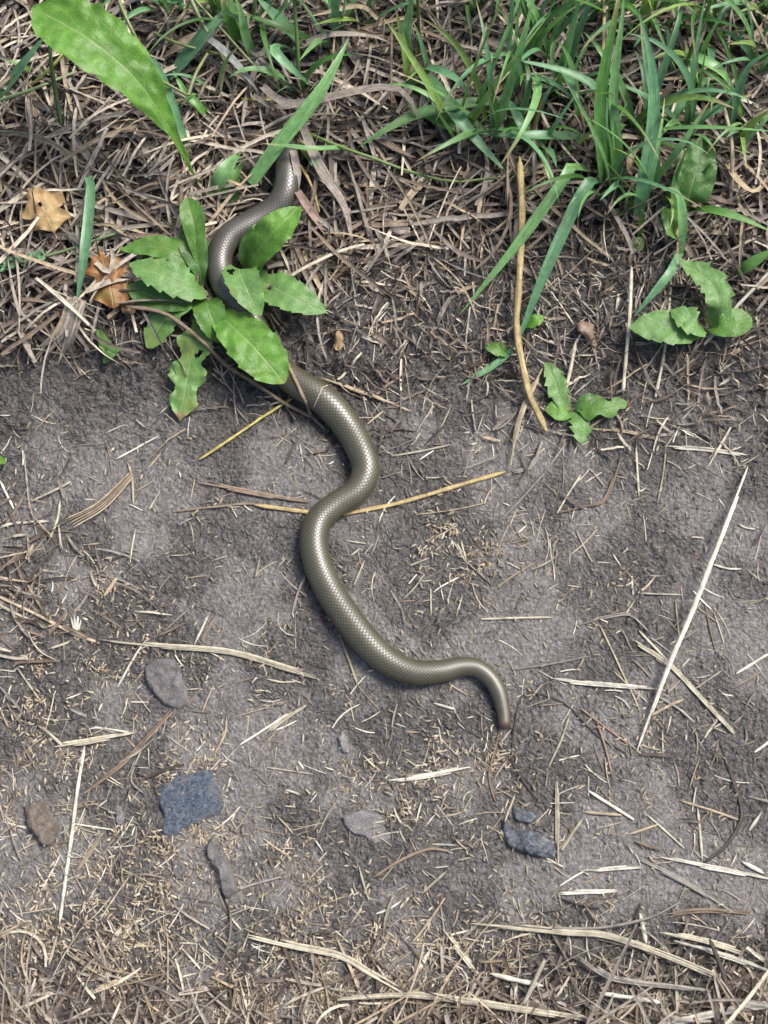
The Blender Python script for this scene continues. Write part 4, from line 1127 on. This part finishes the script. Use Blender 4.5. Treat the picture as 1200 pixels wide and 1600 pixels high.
# ------------------------------------------------------------------ litter fields
def field(table, px, py):
    """bilinear look-up of a density table {y: [values at x = 0, 200 .. 1200]}"""
    ys = np.array(sorted(table)); A = np.array([table[y] for y in ys], float)
    fx = np.clip(px / 200, 0, 6 - 1e-6); ix = fx.astype(int); tx = fx - ix
    fy = np.clip(py, ys[0], ys[-1]); iy = np.clip(np.searchsorted(ys, fy, 'right') - 1, 0, len(ys) - 2)
    ty = (fy - ys[iy]) / (ys[iy + 1] - ys[iy])
    return (A[iy, ix] * (1 - tx) + A[iy, ix + 1] * tx) * (1 - ty) + (A[iy + 1, ix] * (1 - tx) + A[iy + 1, ix + 1] * tx) * ty


THATCH = {-300: [1] * 7, 250: [1] * 7, 330: [1, 1, 1, .92, .8, .8, .95], 400: [1, 1, .95, .78, .52, .62, .9], 480: [1, .85, .6, .58, .42, .48, .7], 545: [.75, .4, .3, .42, .40, .42, .45],
          580: [.2, .08, .10, .41, .41, .41, .41], 650: [.03, .01, .02, .18, .24, .28, .24], 740: [.02, 0, 0, .015, .02, .03, .015], 800: [.06, 0, 0, .004, .004, .004, .004],
          870: [.5, .012, 0, .002, .002, .004, .004], 960: [.42, .02, 0, .002, .002, .004, .004], 1040: [.04, .005, 0, 0, 0, .003, .004], 1420: [.02, .01, .003, .003, .004, .01, .02],
          1480: [.12, .07, .05, .05, .09, .18, .28], 1540: [.42, .34, .28, .30, .42, .52, .60], 1600: [.8, .75, .7, .75, .85, .9, .95], 1900: [.9] * 7}
HUSK = {-300: [0] * 7, 600: [0, 0, 0, .1, .1, .1, .1], 750: [.05, .08, .06, .25, .25, .15, .1], 850: [.25, .2, .08, .3, .65, .2, .12], 920: [.35, .35, .12, .25, .55, .2, .12], 1000: [.4, .35, .25, .25, .3, .25, .15],
        1060: [.5, .25, .25, .2, .2, .3, .2], 1130: [.6, .3, .3, .35, .35, .4, .3], 1200: [.7, .6, .35, .85, .7, .3, .2], 1280: [.85, .8, .3, .7, .4, .2, .15], 1350: [.7, .9, .55, .3, .2, .15, .15], 1420: [.9, .95, .4, .3, .35, .3, .3],
        1490: [1, 1, .9, .9, .8, .7, .6], 1600: [1] * 7, 1900: [1] * 7}


PILES = [(300, 1345, 75, 1.0), (330, 1300, 40, 1.0), (305, 1172, 38, .9), (270, 1195, 30, .8), (95, 1205, 50, .8), (75, 1120, 50, .6), (180, 1440, 110, .9), (60, 1440, 90, .8), (635, 1235, 55, 1.0), (565, 1215, 35, .8),
         (760, 1190, 38, .8), (800, 1235, 28, .6), (700, 1170, 40, .5), (745, 880, 70, .7), (690, 850, 55, .5), (470, 1365, 55, .7), (440, 1330, 35, .6), (60, 1060, 60, .6), (200, 1000, 70, .35), (150, 930, 70, .35),
         (1010, 1120, 60, .5), (650, 1480, 60, .6), (500, 1510, 90, .7), (800, 1460, 50, .7), (340, 1210, 20, .8), (220, 1360, 50, .7), (430, 1560, 90, .9), (700, 1570, 120, .8)]


def pile_density(px, py):
    d = .10 * np.interp(py, [620, 760, 1000, 1200, 1450, 1560, 1700], [0, .6, .8, .9, 1.3, 3.2, 4]) * np.interp(px, [0, 600, 1200], [1.3, 1, .7])
    for x, y, r_, a_ in PILES:
        d = d + a_ * np.exp(-((px - x) ** 2 + (py - y) ** 2) / (2 * (r_ * .58) ** 2)) * 1.1
    return np.clip(d, 0, 1)


def scatter(table, n, seed, clump=0.0, cf=40.0, ylo=-260, yhi=1860):
    r = np.random.default_rng(seed)
    out = np.zeros((0, 2))
    while len(out) < n:
        p = np.stack([r.uniform(-260, 1460, n * 4), r.uniform(ylo, yhi, n * 4)], -1)
        d = pile_density(p[:, 0], p[:, 1]) if table is None else field(table, p[:, 0], p[:, 1])
        if clump:
            w = flat(p[:, 0], p[:, 1])
            d = d * (1 - clump + clump * 2.2 * sstep(-.05, .5, gnoise(w[:, 0] * cf, w[:, 1] * cf, seed)))
        out = np.vstack([out, p[r.random(len(p)) < d]])
    return out[:n]


def litter(px, lmin, lmax, wmin, wmax, seed, lift_hi, palette, weights, S=8, bend=1.0, lead=None, tilt=.10):
    """centre lines, widths and colours of dry blades strewn at pixels px (n, 2)"""
    r = np.random.default_rng(seed)
    n = len(px)
    w0 = P(px[:, 0], px[:, 1], 0)
    th = r.uniform(0, 2 * np.pi, n)
    if lead is not None:
        k = r.random(n) < lead[1]
        th = np.where(k, lead[0] + r.normal(0, .45, n), th)
    L = lmin + (lmax - lmin) * r.beta(1.4, 2.6, n)
    kap = r.normal(0, 1, n) * bend * 9 + (r.random(n) < .12) * r.normal(0, 25, n) * bend
    s_ = np.linspace(-.5, .5, S)[None] * L[:, None]
    a_ = th[:, None] + kap[:, None] * s_ * .8
    step = (L / (S - 1))[:, None]
    dx, dy = np.cos(a_) * step, np.sin(a_) * step
    x = w0[:, 0:1] + np.cumsum(dx, 1) - dx.sum(1, keepdims=True) / 2
    y = w0[:, 1:2] + np.cumsum(dy, 1) - dy.sum(1, keepdims=True) / 2
    g = height(x, y)
    g = .4 * g + .6 * g.mean(1, keepdims=True)
    lf = lift_hi[0] + (lift_hi[1] - lift_hi[0]) * r.random((n, 1)) ** 1.3
    arch = (r.random((n, 1)) ** 2) * .10 * L[:, None] * (1 - (2 * s_ / L[:, None]) ** 2) * (lift_hi[1] > .004)
    z = g + lf + arch + r.normal(0, tilt, (n, 1)) * s_ * (lift_hi[1] > .004)
    z = np.maximum(z, height(x, y) + .0006)
    W = r.uniform(wmin, wmax, (n, 1)) * (.6 + .4 * np.sin(np.linspace(.35, 2.95, S))[None])
    pal = np.array(palette)
    c = pal[r.choice(len(pal), n, p=np.array(weights) / sum(weights))] * r.uniform(.7, 1.3, (n, 1))
    C = np.stack([x, y, z], -1)
    return C, W, c, r.normal(0, .7, n)[:, None] + r.normal(0, .5, n)[:, None] * np.linspace(-1, 1, S)[None]


PAL = [DG, DB, DP, DK, DT, (.15, .12, .10), (.33, .29, .24)]


def clear_of_snake(C, grow=1.0, skip=232):
    n, S, _ = C.shape
    hit = near_snake(C[..., :2].reshape(-1, 2), grow, skip).reshape(n, S).any(1)
    return ~hit


# the mat itself: three depths of dead grass, the lowest coloured dark to paint in shade between the blades
Vs, Fs, Cs, Us = [], [], [], []
off = 0
for n, l0, l1, w0_, w1_, sd, lh, wt in [(5200, .025, .075, .0014, .0045, 101, (.0005, .005), [1.5, 4, .3, 8, .6, 6, .6]),
                                         (5600, .03, .10, .0012, .0044, 102, (.003, .010), [4, 3.5, 1.8, 3.4, 2, 3, 2.6]),
                                         (3600, .03, .12, .0009, .0038, 103, (.006, .018), [4, 2, 4.2, 1, 2.6, 1, 3]),
                                         (1100, .018, .06, .0032, .0068, 104, (.004, .014), [5, 4, 2, 2.5, 2, 3, 3])]:
    px = scatter(THATCH, n, sd, .35, 22)
    C, W, c, tw = litter(px, l0, l1, w0_, w1_, sd, lh, PAL, wt, bend=.6)
    sparse = field(THATCH, px[:, 0], px[:, 1]) < .72                      # thin litter lies right on the soil
    C[sparse, :, 2] = np.minimum(C[sparse, :, 2], height(C[sparse, :, 0], C[sparse, :, 1]) + .0035)
    low = px[:, 1] > 1400                                                    # path-side litter is finer and shorter
    mid_ = C.mean(1, keepdims=True); sc_ = np.where(low, .62, np.where(sparse, .5, 1.0))[:, None, None]
    C[..., :2] = (mid_ + (C - mid_) * sc_)[..., :2]; W = W * np.where(low, .62, np.where(sparse, .6, 1.0))[:, None]
    k = clear_of_snake(C)
    v_, f2, c2, u2 = ribbons(C[k], W[k], c[k], .3, twist=tw[k])
    Vs.append(v_); Fs.append(f2 + off); Cs.append(c2); Us.append(u2); off += len(v_)
mk('dead_grass_thatch', np.vstack(Vs), np.vstack(Fs), M_DRY, col=np.vstack(Cs), uv=np.vstack(Us), org=np.zeros(3), kind='stuff', label='matted grey brown dead grass litter', category='dead grass')

# single dead blades on top of the mat
px = scatter({y: ([v ** 2 for v in r_] if y < 560 or y > 1500 else [v * .1 for v in r_]) for y, r_ in THATCH.items()}, 420, 110, .2, 20, -20, 1620)
px = px[(px[:, 0] > -20) & (px[:, 0] < 1220)]
C, W, c, tw = litter(px, .05, .15, .0018, .0046, 110, (.010, .018), PAL, [5, 2, 3, .8, 3, 1, 4], S=10, bend=.8)
W = np.where(px[:, 1:2] > 1300, W * .6, W); W = np.where(field(THATCH, px[:, 0], px[:, 1])[:, None] < .6, W * .6, W)
k = np.where(clear_of_snake(C, 1.1))[0][:230]
for j in k:
    up_bank = px[j, 1] < 700
    v_, f2, c2, u2 = ribbons(C[j:j + 1], W[j:j + 1], c[j:j + 1], .35, twist=tw[j:j + 1])
    mk('dead_grass_strand', v_, f2, M_DRY, col=c2, uv=u2, category='dry grass',
       label=f"{'broad' if W[j].max() > .0034 else 'narrow'} {tone(c[j])} dead grass strand lying loose near {near_what(*px[j])}",
       group='dead grass blades on the thatch' if up_bank else 'dead blades in the straw litter')

# husks, splinters and crumbs nobody could count
def husks(n, seed):
    r = np.random.default_rng(seed)
    px = scatter(None, n, seed, .6, 38)
    w = P(px[:, 0], px[:, 1], 0)
    k = ~near_snake(w[:, :2], .95)
    w = w[k]; n = len(w)
    th = r.uniform(0, 2 * np.pi, n); L = .0018 + .0058 * r.beta(2, 2.6, n); wd = r.uniform(.0007, .0017, n)
    t = np.array([-1, -.45, .4, 1.0]); pr = np.array([.35, 1, .9, .25]); zz = np.array([.0, 1, .9, 0])
    tilt = r.normal(0, .16, n)
    d = np.stack([np.cos(th), np.sin(th)], -1); s_ = np.stack([-d[:, 1], d[:, 0]], -1)
    V = np.empty((n, 4, 3, 3))
    for a in range(4):
        for b in range(3):
            o = (b - 1) * wd * pr[a] * .5
            V[:, a, b, :2] = w[:, :2] + d * (t[a] * L / 2)[:, None] + s_ * o[:, None]
            V[:, a, b, 2] = w[:, 2] + .0004 + (wd * .7 * zz[a] if b == 1 else 0) + tilt * t[a] * L / 2 + r.random(n) * 0 + (.0004 if b == 1 else 0)
    V[..., 2] += (r.random(n) ** 2 * .0018)[:, None, None]
    base = (np.arange(n) * 12)[:, None, None] + (np.arange(3) * 3)[None, :, None] + np.arange(2)[None, None]
    F = np.stack([base, base + 1, base + 4, base + 3], -1).reshape(-1, 4)
    pal = np.array([(.43, .36, .25), (.36, .29, .20), (.54, .48, .37), (.25, .195, .14), (.17, .135, .105)])
    c = pal[r.choice(5, n, p=[.32, .26, .17, .15, .10])] * r.uniform(.8, 1.2, (n, 1))
    uv = np.zeros((n, 4, 3, 2)); uv[..., 0] = np.array([0, .5, 1.]); uv[..., 1] = (t[None, :, None] * .003) + r.random((n, 1, 1))
    return V.reshape(-1, 3), F, np.repeat(c, 12, 0), uv.reshape(-1, 2)


v_, f2, c2, u2 = husks(11000, 201)
mk('seed_husks', v_, f2, M_STRAW, col=c2, uv=u2, org=np.zeros(3), kind='stuff', label='tan seed husks strewn over the dirt path', category='husks')

SPL = {y: [.07 + .85 * a ** 1.4 for a in r_] for y, r_ in HUSK.items()}
for y in SPL:
    if y < 500:
        SPL[y] = [0.02] * 7
SPL[400] = [.02, .02, .1, .5, .7, .5, .2]
SPL[560] = [.15, .15, .2, .9, .9, .9, .9]
SPL[680] = [.15, .12, .15, .7, .7, .7, .7]
px = scatter(SPL, 5200, 210, .45, 26)
C, W, c, tw = litter(px, .004, .034, .0004, .0013, 210, (.0003, .0014), [(.46, .41, .31), (.33, .27, .20), (.22, .175, .135), (.58, .54, .45)], [3, 3, 2.6, 2.2], S=5, bend=2.0)
k = clear_of_snake(C)
v_, f2, c2, u2 = ribbons(C[k], W[k], c[k], .5, twist=tw[k] * .4)
mk('straw_splinters', v_, f2, M_STRAW, col=c2, uv=u2, org=np.zeros(3), kind='stuff', label='fine straw splinters scattered over the dirt', category='splinters')

# fine root fibres
px = scatter({y: [max(.12, a) for a in r_] for y, r_ in HUSK.items()}, 420, 220, .3, 20)
C, W, c, tw = litter(px, .02, .07, .0003, .0006, 220, (.0004, .0015), [(.16, .13, .11), (.30, .25, .2), (.10, .085, .075)], [3, 2, 2], S=9, bend=2.2)
k = clear_of_snake(C)
v_, f2, c2, u2 = ribbons(C[k], W[k], c[k], .5)
mk('root_fibres', v_, f2, M_STRAW, col=c2, uv=u2, org=np.zeros(3), kind='stuff', label='hair-fine dark root fibres on the dirt', category='fibres')

# crumbs of soil
CR = {-300: [.2] * 7, 350: [.3] * 7, 480: [.5, .5, .5, 1, 1, .9, .8], 580: [1, 1, .9, 1, 1, 1, 1], 680: [.9, .8, .6, .8, .8, .9, .9], 800: [.25, .2, .15, .4, .4, .8, .7], 900: [.1, .1, .1, .3, .3, .5, .5], 1000: [.1, .1, .1, .15, .15, .3, .3], 1900: [.1] * 7}
r = np.random.default_rng(230)
px = scatter(CR, 5200, 230, .7, 30)
w = P(px[:, 0], px[:, 1], 0)
w = w[~near_snake(w[:, :2], .9)]
n = len(w)
ph = (1 + 5 ** .5) / 2
ico = unit(np.array([(-1, ph, 0), (1, ph, 0), (-1, -ph, 0), (1, -ph, 0), (0, -1, ph), (0, 1, ph), (0, -1, -ph), (0, 1, -ph), (ph, 0, -1), (ph, 0, 1), (-ph, 0, -1), (-ph, 0, 1)], float))
icf = np.array([(0, 11, 5), (0, 5, 1), (0, 1, 7), (0, 7, 10), (0, 10, 11), (1, 5, 9), (5, 11, 4), (11, 10, 2), (10, 7, 6), (7, 1, 8), (3, 9, 4), (3, 4, 2), (3, 2, 6), (3, 6, 8), (3, 8, 9), (4, 9, 5), (2, 4, 11), (6, 2, 10), (8, 6, 7), (9, 8, 1)])
sz = .00040 + .0019 * r.random(n) ** 5
V = ico[None] * (sz[:, None] * r.uniform(.65, 1.3, (n, 12)))[..., None] * np.array([1, 1, .6]) + w[:, None] + np.array([0, 0, 1.0]) * (sz * .05)[:, None, None]
F = (icf[None] + (np.arange(n) * 12)[:, None, None]).reshape(-1, 3)
mk('soil_crumbs', V.reshape(-1, 3), F, M_SOIL, org=np.zeros(3), kind='stuff', smooth=False, label='small loose crumbs of grey soil', category='soil crumbs')

# short loose straws lying singly on the bare path
STR = {y: [0.0] * 7 if y < 560 else [.3 + .5 * a for a in r_] for y, r_ in HUSK.items()}
px = scatter(STR, 240, 240, .3, 18, 560, 1590)
px = px[(px[:, 0] > 5) & (px[:, 0] < 1195)]
r2 = random.Random(5)
for (x, y) in px[:178]:
    a_ = r2.uniform(0, math.pi); L = r2.uniform(12, 46) if r2.random() < .72 else r2.uniform(46, 95); dx, dy = math.cos(a_) * L / 2, math.sin(a_) * L / 2
    e = P([x - dx, x, x + dx], [y - dy, y, y + dy], 0)[:, :2]
    if near_snake(e, 1.15).any():
        continue
    straw([(x - dx, y - dy), (x + r2.gauss(0, 1.8), y + r2.gauss(0, 1.8)), (x + dx, y + dy)], r2.uniform(2.0, 4.4), r2.choice('pptwetb'))

for o in bpy.data.objects:
    if '_o' in o:
        del o['_o']
print('objects', len(bpy.data.objects), 'tris', sum(len(m.loops) - 2 * len(m.polygons) for m in bpy.data.meshes))
